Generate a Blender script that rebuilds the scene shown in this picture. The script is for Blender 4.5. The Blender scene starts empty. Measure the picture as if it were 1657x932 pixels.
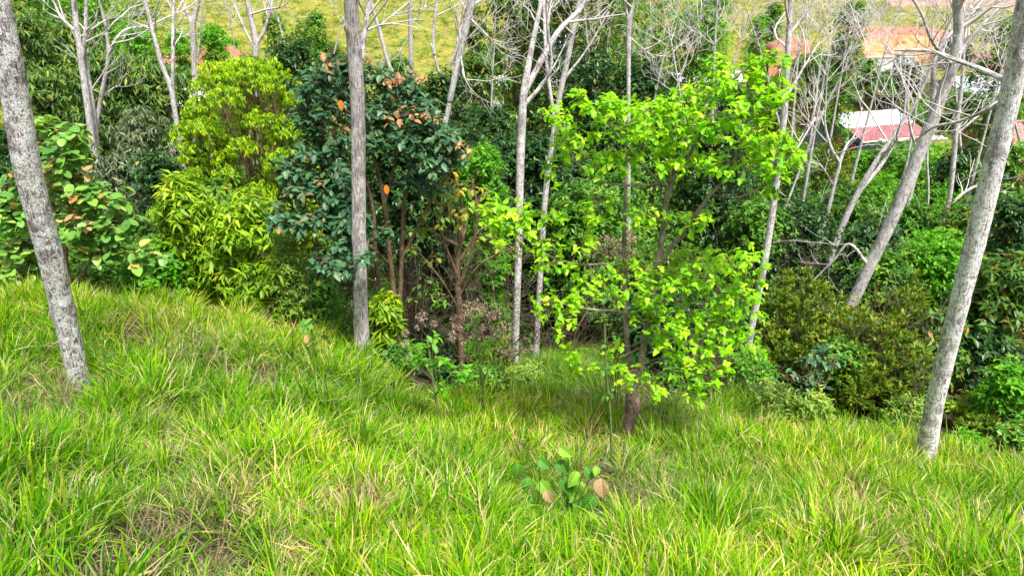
import bpy, math, random
import numpy as np
from mathutils import Vector
random.seed(7)
R = math.radians
SC = bpy.context.scene
COL = SC.collection

# ------------------------------------------------------------------ camera
PITCH = R(22.8)
FPX = 1657 * 24 / 36.0                       # focal length in photograph pixels
CZ = 10.0
cam_d = bpy.data.cameras.new('camera'); cam_d.lens = 24; cam_d.sensor_width = 36
cam_d.clip_end = 2000; cam_d.clip_start = 0.05
cam = bpy.data.objects.new('camera', cam_d); COL.objects.link(cam)
cam.location = (0, 0, CZ); cam.rotation_euler = (math.pi / 2 - PITCH, 0, 0)
SC.camera = cam
# ------------------------------------------------------------------ world, sun, exposure
W = bpy.data.worlds.new('World'); SC.world = W; W.use_nodes = True
wn = W.node_tree; bg = wn.nodes['Background']
sky = wn.nodes.new('ShaderNodeTexSky'); sky.sky_type = 'NISHITA'; sky.sun_disc = False
SUN_EL, SUN_AZ = R(64), R(150)               # azimuth clockwise from +Y
sky.sun_elevation = SUN_EL; sky.sun_rotation = SUN_AZ
sky.dust_density = 4.0; sky.ozone_density = 1.0
hs = wn.nodes.new('ShaderNodeHueSaturation'); hs.inputs['Saturation'].default_value = 0.35
wn.links.new(sky.outputs[0], hs.inputs['Color']); wn.links.new(hs.outputs[0], bg.inputs[0])
bg.inputs[1].default_value = 0.105
sd = bpy.data.lights.new('sun', 'SUN'); sd.energy = 3.8; sd.angle = R(10); sd.color = (1, .96, .9)
sun = bpy.data.objects.new('sun', sd); COL.objects.link(sun)
_sdir = Vector((math.sin(SUN_AZ) * math.cos(SUN_EL), math.cos(SUN_AZ) * math.cos(SUN_EL), math.sin(SUN_EL)))
sun.rotation_euler = _sdir.to_track_quat('Z', 'Y').to_euler()
SC.view_settings.view_transform = 'Standard'; SC.view_settings.look = 'None'
SC.view_settings.exposure = 1.05; SC.view_settings.gamma = 1.0
SC.cycles.max_bounces = 6; SC.cycles.diffuse_bounces = 3; SC.cycles.glossy_bounces = 2
SC.cycles.transmission_bounces = 3; SC.cycles.caustics_reflective = False; SC.cycles.caustics_refractive = False

# ------------------------------------------------------------------ pixel helpers
def ray(px, py):
    xc = (px - 828.5) / FPX; yc = -(py - 466) / FPX
    return np.array([xc, math.cos(PITCH) + yc * math.sin(PITCH), -math.sin(PITCH) + yc * math.cos(PITCH)])
def P(px, py, Y):
    d = ray(px, py); t = Y / d[1]
    return np.array([0, 0, CZ]) + d * t
def pxm(py, Y):
    """metres per photograph pixel at row py and ground distance Y"""
    return (Y / ray(828, py)[1]) / FPX

# ------------------------------------------------------------------ terrain
_c = []
for a in [(0, 932, 3.4), (400, 932, 3.6), (828, 932, 3.8), (1250, 932, 4.1), (1657, 932, 4.4),
          (0, 700, 5.2), (300, 760, 4.9), (125, 612, 7.0), (0, 480, 9.0), (-300, 480, 9), (200, 492, 9.0), (380, 512, 9.6), (400, 640, 7.2),
          (500, 545, 9.9), (585, 572, 10.0), (640, 700, 7.3), (700, 620, 9.2), (830, 780, 6.3), (850, 650, 9.6),
          (1018, 700, 8.2), (870, 590, 13.0), (940, 560, 17.0), (1000, 620, 11), (1200, 645, 10.2), (1330, 700, 8.9),
          (1200, 760, 6.9), (1500, 730, 8.0), (1657, 765, 7.6), (1657, 850, 5.8), (2000, 800, 7.2)]:
    _c.append(P(a[0], a[1] + ((28 if a[0] < 450 else 18) if a[1] < 800 else 4), a[2]))
for x, y, d in [(-14, 2, 3.1), (-6, -6, 3.2), (6, -6, 4.2), (14, 2, 5.2), (0, -20, 3), (-30, -20, 2), (30, -20, 7), (-30, 5, 3.4),
                (-9, 13, 5.9), (-15, 13, 5.8), (-20, 20, 9), (-12, 20, 9.8), (-5, 15, 9.0), (-20, 30, 12.6), (0, 30, 13), (20, 30, 11),
                (1, 23, 11), (5, 14, 8.3), (8, 13, 7.9), (12, 14, 8.2), (14, 19, 9.6), (25, 20, 9.8), (24, 12, 8),
                (-35, 45, 9), (0, 43, 12), (15, 43, 12.6), (-30, 58, 6.0), (0, 60, 7), (-11, 70, 3.2), (-11, 80, 0),
                (-45, 80, -1), (28, 55, 10.9), (40, 56, 10.6), (33, 48, 11.6), (40, 66, 7.6), (40, 74, 4.6), (52, 76, 4.0), (45, 92, 0.3),
                (20, 78, 2), (60, 120, -10), (0, 105, -9), (-50, 105, -9), (0, 160, -30), (110, 160, -30), (-110, 160, -30), (90, 90, 2),
                (90, 40, 10), (-80, 40, 8), (-80, 90, -4), (60, 10, 9), (-60, 0, 4), (0, 230, -60), (160, 230, -60), (-160, 230, -60)]:
    _c.append(np.array([x, y, CZ - d]))
_c = np.array(_c)
def _tps(X, Y2):
    d2 = ((X[:, None, :] - Y2[None, :, :]) ** 2).sum(-1)
    return d2 * np.log(np.maximum(d2, 1e-9)) * 0.5
_n = len(_c)
_A = np.zeros((_n + 3, _n + 3))
_A[:_n, :_n] = _tps(_c[:, :2], _c[:, :2]) + np.eye(_n) * 0.6
_A[:_n, _n] = 1; _A[:_n, _n + 1:] = _c[:, :2]; _A[_n:, :_n] = _A[:_n, _n:].T
_w = np.linalg.solve(_A, np.concatenate([_c[:, 2], np.zeros(3)]))
def hgt(x, y):
    X = np.stack([np.atleast_1d(np.asarray(x, float)).ravel(), np.atleast_1d(np.asarray(y, float)).ravel()], 1)
    out = np.empty(len(X))
    for s in range(0, len(X), 20000):
        q = X[s:s + 20000]
        out[s:s + 20000] = _tps(q, _c[:, :2]) @ _w[:_n] + _w[_n] + q @ _w[_n + 1:]
    return out
def gz(x, y): return float(hgt(x, y)[0])

def vnoise(x, y, sc=1.0, seed=0, octv=3):
    """smooth value noise 0..1, numpy only"""
    out = 0; amp = 1; tot = 0
    for o in range(octv):
        u = np.asarray(x, float) * sc; v = np.asarray(y, float) * sc
        iu = np.floor(u).astype(np.int64); iv = np.floor(v).astype(np.int64); fu = u - iu; fv = v - iv
        fu = fu * fu * (3 - 2 * fu); fv = fv * fv * (3 - 2 * fv)
        def hsh(a, b):
            h = (a * 374761393 + b * 668265263 + (seed + o * 17) * 974634777) & 0x7fffffff
            h = ((h ^ (h >> 13)) * 1274126177) & 0x7fffffff
            return ((h ^ (h >> 16)) & 0xffff) / 65535.0
        n = (hsh(iu, iv) * (1 - fu) + hsh(iu + 1, iv) * fu) * (1 - fv) + (hsh(iu, iv + 1) * (1 - fu) + hsh(iu + 1, iv + 1) * fu) * fv
        out = out + n * amp; tot += amp; amp *= .5; sc *= 2.03
    return out / tot

# ------------------------------------------------------------------ mesh helpers
def tag(o, label=None, cat=None, group=None, kind=None):
    if label: o['label'] = label
    if cat: o['category'] = cat
    if group: o['group'] = group
    if kind: o['kind'] = kind
    return o
def empty(name, loc, label, cat, group=None):
    o = bpy.data.objects.new(name, None); COL.objects.link(o); o.location = [float(v) for v in loc]
    o.empty_display_size = .2
    return tag(o, label, cat, group)
def link(name, me, parent=None, loc=None):
    o = bpy.data.objects.new(name, me); COL.objects.link(o)
    if parent is not None: o.parent = parent
    if loc is not None: o.location = [float(v) for v in loc]
    return o
class MB:
    """collects geometry; build() makes ONE mesh"""
    def __init__(s): s.v = []; s.f = []; s.n = 0; s.at = []; s.bc = []; s.mi = []
    def add(s, v, faces, att=None, bc=None, mi=0):
        v = np.asarray(v, float); s.v.append(v)
        for fa in (faces if isinstance(faces, list) else [faces]):
            fa = np.asarray(fa, np.int64); s.f.append(fa + s.n); s.mi.append(np.full(len(fa), mi))
        s.at.append(np.full(len(v), .5) if att is None else np.broadcast_to(att, (len(v),)))
        s.bc.append(np.zeros((len(v), 3)) if bc is None else bc)
        s.n += len(v)
    def build(s, name, mats, parent=None, org=None, smooth=True, loc=None):
        v = np.concatenate(s.v).astype(np.float32)
        if org is not None: v = v - np.asarray(org, np.float32)
        me = bpy.data.meshes.new(name); me.vertices.add(len(v)); me.vertices.foreach_set('co', v.ravel())
        loops = np.concatenate([f.ravel() for f in s.f]).astype(np.int32)
        tot = np.concatenate([np.full(len(f), f.shape[1]) for f in s.f]).astype(np.int32)
        st = np.concatenate([[0], np.cumsum(tot)[:-1]]).astype(np.int32)
        me.loops.add(len(loops)); me.loops.foreach_set('vertex_index', loops)
        me.polygons.add(len(tot)); me.polygons.foreach_set('loop_start', st); me.polygons.foreach_set('loop_total', tot)
        me.polygons.foreach_set('use_smooth', np.full(len(tot), smooth))
        a = me.attributes.new('v', 'FLOAT', 'POINT'); a.data.foreach_set('value', np.concatenate(s.at).astype(np.float32))
        b = me.attributes.new('bc', 'FLOAT_VECTOR', 'POINT'); b.data.foreach_set('vector', np.concatenate(s.bc).astype(np.float32).ravel())
        for m in (mats if isinstance(mats, (list, tuple)) else [mats]): me.materials.append(m)
        me.polygons.foreach_set('material_index', np.concatenate(s.mi).astype(np.int32))
        me.update(); me.validate()
        return link(name, me, parent, loc)

def spline(pts, n):
    """Catmull-Rom through pts, n samples"""
    p = np.asarray(pts, float)
    if len(p) == 2: t = np.linspace(0, 1, n)[:, None]; return p[0] * (1 - t) + p[1] * t
    q = np.vstack([2 * p[0] - p[1], p, 2 * p[-1] - p[-2]])
    u = np.linspace(0, len(p) - 1 - 1e-9, n); i = u.astype(int); t = (u - i)[:, None]
    a, b, c, d = q[i], q[i + 1], q[i + 2], q[i + 3]
    return .5 * (2 * b + (c - a) * t + (2 * a - 5 * b + 4 * c - d) * t ** 2 + (3 * b - a - 3 * c + d) * t ** 3)
def tube(mb, pts, rad, sides=5, rough=0.0, cap=True, mi=0, seed=0, att=None):
    p = np.asarray(pts, float); n = len(p); rad = np.broadcast_to(np.asarray(rad, float), (n,))
    tg = np.gradient(p, axis=0); tg /= np.linalg.norm(tg, axis=1)[:, None] + 1e-12
    ref = np.array([1., 0, 0]) if abs(tg[0, 0]) < .8 else np.array([0, 1., 0])
    U = np.cross(tg, ref); U /= np.linalg.norm(U, axis=1)[:, None] + 1e-12
    V = np.cross(tg, U)
    th = np.arange(sides) * 2 * math.pi / sides
    ln = np.concatenate([[0], np.cumsum(np.linalg.norm(np.diff(p, axis=0), axis=1))])
    rr = np.repeat(rad[:, None], sides, 1)
    if rough:
        T, L = np.meshgrid(th, ln)
        m = .5 * vnoise(np.cos(T) * 2.2 + 7 + seed, L * 3.0, 1, seed) + .5 * vnoise(np.sin(T) * 2.2 + 9, L * 2.5 + seed, 1, seed + 3)
        m = m + .5 * vnoise(np.cos(T) * 6 + 20, L * 7 + np.sin(T) * 6, 1.5, seed + 5)
        rr = rr * (1 + rough * (m - .75))
        if sides >= 20:
            kr = np.random.default_rng(seed + 31)
            for _k in range(9):
                l0 = kr.uniform(.15, ln[-1] * .9); t0 = kr.uniform(0, 6.28); dt = np.abs((T - t0 + math.pi) % (2 * math.pi) - math.pi)
                rr = rr + rad.max() * kr.uniform(.10, .26) * np.exp(-((L - l0) / kr.uniform(.03, .07)) ** 2 - (dt / .38) ** 2)
            rr = rr * (1 + .30 * np.exp(-L / .14) * (.5 + .5 * np.cos(T * 3 + seed)))
    ring = p[:, None, :] + rr[:, :, None] * (np.cos(th)[None, :, None] * U[:, None, :] + np.sin(th)[None, :, None] * V[:, None, :])
    v = ring.reshape(-1, 3)
    i = np.arange(n - 1)[:, None] * sides; j = np.arange(sides)[None, :]; k = (j + 1) % sides
    q = np.stack([i + j, i + sides + j, i + sides + k, i + k], -1).reshape(-1, 4)
    r0 = max(float(rad.max()), .01)
    bc = np.stack([np.tile(np.cos(th) * r0, n), np.tile(np.sin(th) * r0, n), np.repeat(ln, sides)], 1) + np.array([seed * .37 % 5, 0, seed * .71 % 9])
    fs = [q]
    if cap:
        v = np.vstack([v, p[-1] + tg[-1] * rad[-1] * .4]); bc = np.vstack([bc, bc[-1]])
        e = (n - 1) * sides; fs.append(np.stack([e + np.arange(sides), np.full(sides, n * sides), e + (np.arange(sides) + 1) % sides], 1))
    mb.add(v, fs, att=att, bc=bc, mi=mi)

def box(mb, c, s, rot=0, mi=0, att=None):
    sx, sy, sz = [k / 2 for k in s]
    v = np.array([[x, y, z] for x in (-sx, sx) for y in (-sy, sy) for z in (-sz, sz)])
    cr, sr = math.cos(rot), math.sin(rot)
    v = np.stack([v[:, 0] * cr - v[:, 1] * sr, v[:, 0] * sr + v[:, 1] * cr, v[:, 2]], 1) + np.asarray(c, float)
    mb.add(v, np.array([[0, 1, 3, 2], [4, 6, 7, 5], [0, 4, 5, 1], [2, 3, 7, 6], [0, 2, 6, 4], [1, 5, 7, 3]]), att=att, mi=mi)

# ------------------------------------------------------------------ materials
def newmat(name):
    m = bpy.data.materials.new(name); m.use_nodes = True; nt = m.node_tree
    for n in list(nt.nodes):
        if n.type != 'OUTPUT_MATERIAL': nt.nodes.remove(n)
    return m, nt, nt.nodes['Material Output']
def ramp(nt, cols, fac=None, interp='LINEAR'):
    r = nt.nodes.new('ShaderNodeValToRGB'); e = r.color_ramp.elements; r.color_ramp.interpolation = interp
    while len(e) > 1: e.remove(e[-1])
    e[0].position = cols[0][0]; e[0].color = (*cols[0][1], 1)
    for p_, c_ in cols[1:]:
        k = e.new(p_); k.color = (*c_, 1)
    if fac is not None: nt.links.new(fac, r.inputs[0])
    return r.outputs[0]
def attr(nt, name, typ='GEOMETRY'):
    a = nt.nodes.new('ShaderNodeAttribute'); a.attribute_name = name; a.attribute_type = typ; return a
def noise(nt, vec, scale, detail=4, rough=.55, dist=0):
    n = nt.nodes.new('ShaderNodeTexNoise'); n.inputs['Scale'].default_value = scale; n.inputs['Detail'].default_value = detail
    n.inputs['Roughness'].default_value = rough; n.inputs['Distortion'].default_value = dist
    if vec is not None: nt.links.new(vec, n.inputs['Vector'])
    return n.outputs[0]
def mixc(nt, fac, a, b, mode='MIX'):
    m = nt.nodes.new('ShaderNodeMix'); m.data_type = 'RGBA'; m.blend_type = mode
    for sock, val in ((m.inputs[0], fac), (m.inputs[6], a), (m.inputs[7], b)):
        if hasattr(val, 'is_output'): nt.links.new(val, sock)
        elif isinstance(val, (int, float)): sock.default_value = val
        else: sock.default_value = (*val, 1)
    return m.outputs[2]
def mth(nt, op, a, b=None):
    m = nt.nodes.new('ShaderNodeMath'); m.operation = op
    for sock, val in ((m.inputs[0], a), (m.inputs[1], b)):
        if val is None: continue
        if hasattr(val, 'is_output'): nt.links.new(val, sock)
        else: sock.default_value = val
    return m.outputs[0]

def leafmat(name, cols, back=None, rough=.5, trans=.35, tcol=1.6, spec=.3, instancer=None):
    m, nt, out = newmat(name)
    v = attr(nt, 'v').outputs['Fac']
    c = ramp(nt, cols, v)
    tc = nt.nodes.new('ShaderNodeNewGeometry')
    nz = noise(nt, tc.outputs['Position'], 1.3, 2)
    c = mixc(nt, 1.0, c, ramp(nt, [(.3, (.78, .82, .8)), (.7, (1.2, 1.14, 1.1))], nz), 'MULTIPLY')
    if instancer:
        t = attr(nt, 'tint', 'INSTANCER').outputs['Fac']
        c = mixc(nt, 1.0, c, ramp(nt, instancer, t), 'MULTIPLY')
    front = c
    if back is not None:
        c = mixc(nt, tc.outputs['Backfacing'], c, back)
    b = nt.nodes.new('ShaderNodeBsdfPrincipled'); nt.links.new(c, b.inputs['Base Color'])
    b.inputs['Roughness'].default_value = rough; b.inputs['Specular IOR Level'].default_value = spec
    tr = nt.nodes.new('ShaderNodeBsdfTranslucent')
    nt.links.new(mixc(nt, 1.0, front, (tcol, tcol * 1.05, tcol * .5), 'MULTIPLY'), tr.inputs[0])
    ms = nt.nodes.new('ShaderNodeMixShader'); ms.inputs[0].default_value = trans
    nt.links.new(b.outputs[0], ms.inputs[1]); nt.links.new(tr.outputs[0], ms.inputs[2]); nt.links.new(ms.outputs[0], out.inputs[0])
    return m

def barkmat(name, dark, mid, light, lichen=(.42, .42, .36), lich=.5, furrow=1.0, scale=1.0):
    m, nt, out = newmat(name)
    bc = attr(nt, 'bc').outputs['Vector']
    mp = nt.nodes.new('ShaderNodeMapping'); mp.inputs['Scale'].default_value = (1, 1, .14); nt.links.new(bc, mp.inputs['Vector'])
    fur = noise(nt, mp.outputs[0], 46 * scale, 4, .6, .4)
    blot = noise(nt, bc, 4.5 * scale, 6, .68)
    mott = noise(nt, bc, 24 * scale, 5, .7)
    c = ramp(nt, [(.40, dark), (.49, mid), (.58, light)], fur)
    c = mixc(nt, ramp(nt, [(.47, (0, 0, 0)), (.60, (.6, .6, .6))], blot), c, light)
    c = mixc(nt, mth(nt, 'MULTIPLY', ramp(nt, [(.52, (0, 0, 0)), (.57, (1, 1, 1))], mott), lich), c, lichen)
    blot2 = noise(nt, bc, 2.6 * scale, 5, .6, .6)
    c = mixc(nt, mth(nt, 'MULTIPLY', ramp(nt, [(.50, (0, 0, 0)), (.58, (1, 1, 1))], blot2), .5), c, dark)
    lp = noise(nt, bc, 7.5 * scale, 7, .72, .5)
    c = mixc(nt, mth(nt, 'MULTIPLY', ramp(nt, [(.515, (0, 0, 0)), (.54, (1, 1, 1))], lp), min(1, lich * 1.1)), c, tuple(min(.8, k * 1.12) for k in lichen))
    sp_ = noise(nt, bc, 60 * scale, 3, .6)
    c = mixc(nt, mth(nt, 'MULTIPLY', ramp(nt, [(.54, (0, 0, 0)), (.60, (1, 1, 1))], sp_), .75), c, dark)
    # horizontal rings
    wv = nt.nodes.new('ShaderNodeMapping'); wv.inputs['Scale'].default_value = (.5, .5, 3.0); nt.links.new(bc, wv.inputs['Vector'])
    rg = noise(nt, wv.outputs[0], 9 * scale, 3, .5)
    c = mixc(nt, mth(nt, 'MULTIPLY', ramp(nt, [(.6, (0, 0, 0)), (.68, (1, 1, 1))], rg), .35), c, dark)
    b = nt.nodes.new('ShaderNodeBsdfPrincipled'); nt.links.new(c, b.inputs['Base Color']); b.inputs['Roughness'].default_value = .9
    b.inputs['Specular IOR Level'].default_value = .15
    bp = nt.nodes.new('ShaderNodeBump'); bp.inputs['Strength'].default_value = .9; bp.inputs['Distance'].default_value = .018
    nt.links.new(mth(nt, 'ADD', mth(nt, 'MULTIPLY', fur, furrow), mth(nt, 'MULTIPLY', mott, .6)), bp.inputs['Height']); nt.links.new(bp.outputs[0], b.inputs['Normal'])
    nt.links.new(b.outputs[0], out.inputs[0]); return m
def plain(name, col, rough=.8, var=.25, scale=3.0, bump=0.0, metal=0):
    m, nt, out = newmat(name)
    tc = nt.nodes.new('ShaderNodeTexCoord').outputs['Object']
    n = noise(nt, tc, scale, 6, .65)
    lo = tuple(k * (1 - var) for k in col); hi = tuple(min(1, k * (1 + var)) for k in col)
    c = ramp(nt, [(.3, lo), (.7, hi)], n)
    b = nt.nodes.new('ShaderNodeBsdfPrincipled'); nt.links.new(c, b.inputs['Base Color']); b.inputs['Roughness'].default_value = rough
    b.inputs['Metallic'].default_value = metal
    if bump:
        bp = nt.nodes.new('ShaderNodeBump'); bp.inputs['Strength'].default_value = bump; bp.inputs['Distance'].default_value = .05
        nt.links.new(n, bp.inputs['Height']); nt.links.new(bp.outputs[0], b.inputs['Normal'])
    nt.links.new(b.outputs[0], out.inputs[0]); return m

M = {}
M['bark_left'] = barkmat('bark_left', (.09, .065, .068), (.30, .25, .255), (.62, .56, .575), (.86, .86, .80), .75, 1.0)
M['bark_mid'] = barkmat('bark_mid', (.12, .09, .09), (.38, .32, .33), (.72, .66, .67), (.76, .73, .72), .25, 1.5, 1.2)
M['bark_right'] = barkmat('bark_right', (.15, .12, .12), (.46, .41, .41), (.78, .74, .74), (.89, .88, .85), .9, .8)
M['bark_pale'] = barkmat('bark_pale', (.17, .14, .14), (.42, .375, .37), (.66, .61, .605), (.76, .74, .70), .6, .8)
M['bark_twig'] = plain('pale_twig', (.56, .51, .49), .9, .25, 2)
M['bark_brown'] = barkmat('bark_brown', (.05, .028, .016), (.17, .10, .055), (.28, .19, .11), (.3, .27, .2), .3, 1.0, 1.5)
M['bark_scar'] = barkmat('bark_scar', (.05, .025, .018), (.17, .085, .06), (.30, .18, .14), (.34, .3, .28), .5, 1.6, 2.0)
M['bark_tan'] = barkmat('bark_tan', (.07, .05, .035), (.20, .15, .10), (.33, .27, .20), (.4, .38, .32), .4, 1.0, 1.5)
M['twig'] = plain('twig', (.17, .105, .065), .8, .4, 8)
M['twig_dark'] = plain('twig_dark', (.085, .06, .04), .85, .4, 8)
M['twig_pale'] = plain('twig_pale', (.42, .37, .35), .9, .3, 4)
M['stem_green'] = plain('stem_green', (.11, .16, .05), .6, .3, 8)
LG = lambda *a: a
M['lime'] = leafmat('leaf_lime', [(0, (.07, .27, .010)), (.35, (.20, .48, .010)), (.7, (.38, .62, .012)), (1, (.55, .70, .05))], rough=.45, trans=.45)
M['bigleaf'] = leafmat('leaf_round_green', [(0, (.06, .18, .03)), (.5, (.13, .31, .05)), (.78, (.24, .44, .07)), (.9, (.42, .48, .12)), (1, (.46, .24, .08))], back=(.26, .20, .09), rough=.4, trans=.25)
M['teal'] = leafmat('leaf_dark_teal', [(0, (.018, .07, .032)), (.5, (.04, .125, .048)), (.82, (.10, .21, .085)), (.88, (.18, .14, .06)), (1, (.28, .17, .07))], back=(.10, .13, .06), rough=.45, trans=.15, spec=.4)
M['yelgreen'] = leafmat('leaf_yellow_green', [(0, (.08, .19, .012)), (.5, (.20, .36, .012)), (.85, (.42, .54, .02)), (1, (.50, .42, .03))], rough=.45, trans=.35)
M['conif'] = leafmat('leaf_bright_drooping', [(0, (.11, .25, .008)), (.5, (.26, .44, .008)), (.8, (.44, .55, .01)), (1, (.60, .50, .02))], rough=.5, trans=.4)
M['bamboo'] = leafmat('leaf_bamboo', [(0, (.03, .085, .02)), (.5, (.085, .18, .035)), (.78, (.22, .31, .05)), (1, (.40, .42, .08))], rough=.5, trans=.3)
M['bamboo_pale'] = leafmat('leaf_bamboo_pale', [(0, (.06, .10, .05)), (.5, (.12, .17, .09)), (.85, (.22, .26, .14)), (1, (.34, .34, .2))], rough=.55, trans=.3)
M['olive'] = leafmat('leaf_olive', [(0, (.055, .11, .012)), (.5, (.13, .22, .014)), (.86, (.27, .33, .02)), (1, (.40, .24, .025))], rough=.5, trans=.3)
M['mid'] = leafmat('leaf_mid_green', [(0, (.035, .12, .015)), (.5, (.085, .24, .025)), (.82, (.19, .36, .035)), (1, (.38, .42, .05))], rough=.42, trans=.3)
M['dark'] = leafmat('leaf_dark_green', [(0, (.010, .04, .011)), (.5, (.026, .085, .018)), (.85, (.08, .18, .04)), (1, (.20, .23, .05))], rough=.35, trans=.2)
M['rusty'] = leafmat('leaf_green_rust_tips', [(0, (.03, .09, .012)), (.55, (.08, .19, .02)), (.78, (.17, .28, .03)), (.86, (.34, .22, .03)), (1, (.42, .20, .04))], rough=.42, trans=.3)
M['fresh'] = leafmat('leaf_fresh_green', [(0, (.06, .22, .012)), (.5, (.12, .36, .015)), (1, (.24, .48, .03))], rough=.45, trans=.4)
M['yleaf'] = leafmat('leaf_yellowing', [(0, (.08, .17, .02)), (.5, (.18, .27, .03)), (.75, (.45, .42, .05)), (1, (.62, .40, .03))], rough=.5, trans=.35)
M['pale'] = leafmat('leaf_pale_green', [(0, (.09, .20, .03)), (.5, (.22, .36, .05)), (1, (.46, .52, .10))], rough=.5, trans=.35)
M['dryflower'] = leafmat('dry_flower_head', [(0, (.13, .085, .065)), (.5, (.27, .19, .15)), (1, (.48, .38, .31))], rough=.9, trans=.1, spec=.1)
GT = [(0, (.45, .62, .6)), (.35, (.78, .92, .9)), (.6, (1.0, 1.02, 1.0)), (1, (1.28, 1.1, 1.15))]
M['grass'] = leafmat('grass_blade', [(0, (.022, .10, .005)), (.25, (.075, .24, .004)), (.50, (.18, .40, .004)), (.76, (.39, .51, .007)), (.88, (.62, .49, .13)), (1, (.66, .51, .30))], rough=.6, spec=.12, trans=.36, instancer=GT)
M['straw'] = leafmat('grass_straw', [(0, (.12, .075, .04)), (.5, (.30, .21, .11)), (1, (.52, .42, .27))], rough=.8, trans=.15, spec=.2, instancer=GT)
M['orange_leaf'] = leafmat('leaf_orange', [(0, (.75, .17, .01)), (1, (.80, .25, .02))], rough=.5)
M['rust_leaf'] = leafmat('leaf_rust', [(0, (.20, .10, .04)), (.6, (.34, .19, .08)), (1, (.42, .30, .15))], rough=.55, trans=.15)
M['tan_leaf'] = leafmat('leaf_tan', [(0, (.34, .20, .09)), (1, (.52, .36, .18))], rough=.6, trans=.15)

# ground: litter under the trees, grass thatch, pasture on the far slope
def groundmat():
    m, nt, out = newmat('ground_soil_and_pasture')
    pos = nt.nodes.new('ShaderNodeNewGeometry').outputs['Position']
    n1 = noise(nt, pos, 9, 6, .7); n2 = noise(nt, pos, .9, 5, .6); n3 = noise(nt, pos, 2.2, 6, .72)
    soil = ramp(nt, [(.3, (.014, .011, .007)), (.5, (.042, .032, .019)), (.7, (.11, .085, .05))], n1)
    past = ramp(nt, [(.28, (.07, .09, .02)), (.45, (.19, .18, .035)), (.62, (.32, .26, .06)), (.8, (.38, .26, .11))], n3)
    past = mixc(nt, mth(nt, 'MULTIPLY', ramp(nt, [(.42, (0, 0, 0)), (.6, (1, 1, 1))], n2), .5), past, (.12, .19, .035))
    a = attr(nt, 'v').outputs['Fac']
    c = mixc(nt, a, soil, past)
    b = nt.nodes.new('ShaderNodeBsdfPrincipled'); nt.links.new(c, b.inputs['Base Color']); b.inputs['Roughness'].default_value = .95
    b.inputs['Specular IOR Level'].default_value = .1
    bp = nt.nodes.new('ShaderNodeBump'); bp.inputs['Strength'].default_value = .8; bp.inputs['Distance'].default_value = .15
    nt.links.new(n3, bp.inputs['Height']); nt.links.new(bp.outputs[0], b.inputs['Normal'])
    nt.links.new(b.outputs[0], out.inputs[0]); return m
M['ground'] = groundmat()

# ------------------------------------------------------------------ the ground sheet
def axis(lo, hi, fine_lo, fine_hi, f, c):
    a = list(np.arange(fine_lo, fine_hi, f)); s = f; x = fine_hi
    while x < hi: a.append(x); s = min(s * 1.12, c); x += s
    a.append(hi); b = []; s = f; x = fine_lo - f
    while x > lo: b.append(x); s = min(s * 1.12, c); x -= s
    return np.array([lo] + b[::-1] + a)
def build_ground():
    xs = axis(-160, 160, -12, 12, .16, 2.0); ys = axis(-20, 225, 1, 17, .16, 1.6)
    X, Y = np.meshgrid(xs, ys); x = X.ravel(); y = Y.ravel()
    z = hgt(x, y)
    z += (vnoise(x, y, .9, 3) - .5) * .22 + (vnoise(x, y, .15, 4) - .5) * np.clip((y - 15) / 25, 0, 1) * 1.2
    far = np.clip((y - 48 + 8 * vnoise(x, y, .08, 9)) / 6, 0, 1)
    mb = MB(); nx, ny = len(xs), len(ys)
    i = (np.arange(ny - 1)[:, None] * nx + np.arange(nx - 1)[None, :]).ravel()
    mb.add(np.stack([x, y, z], 1), np.stack([i, i + 1, i + nx + 1, i + nx], 1), att=far)
    o = mb.build('ground', M['ground']); o['kind'] = 'structure'
build_ground()

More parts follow.
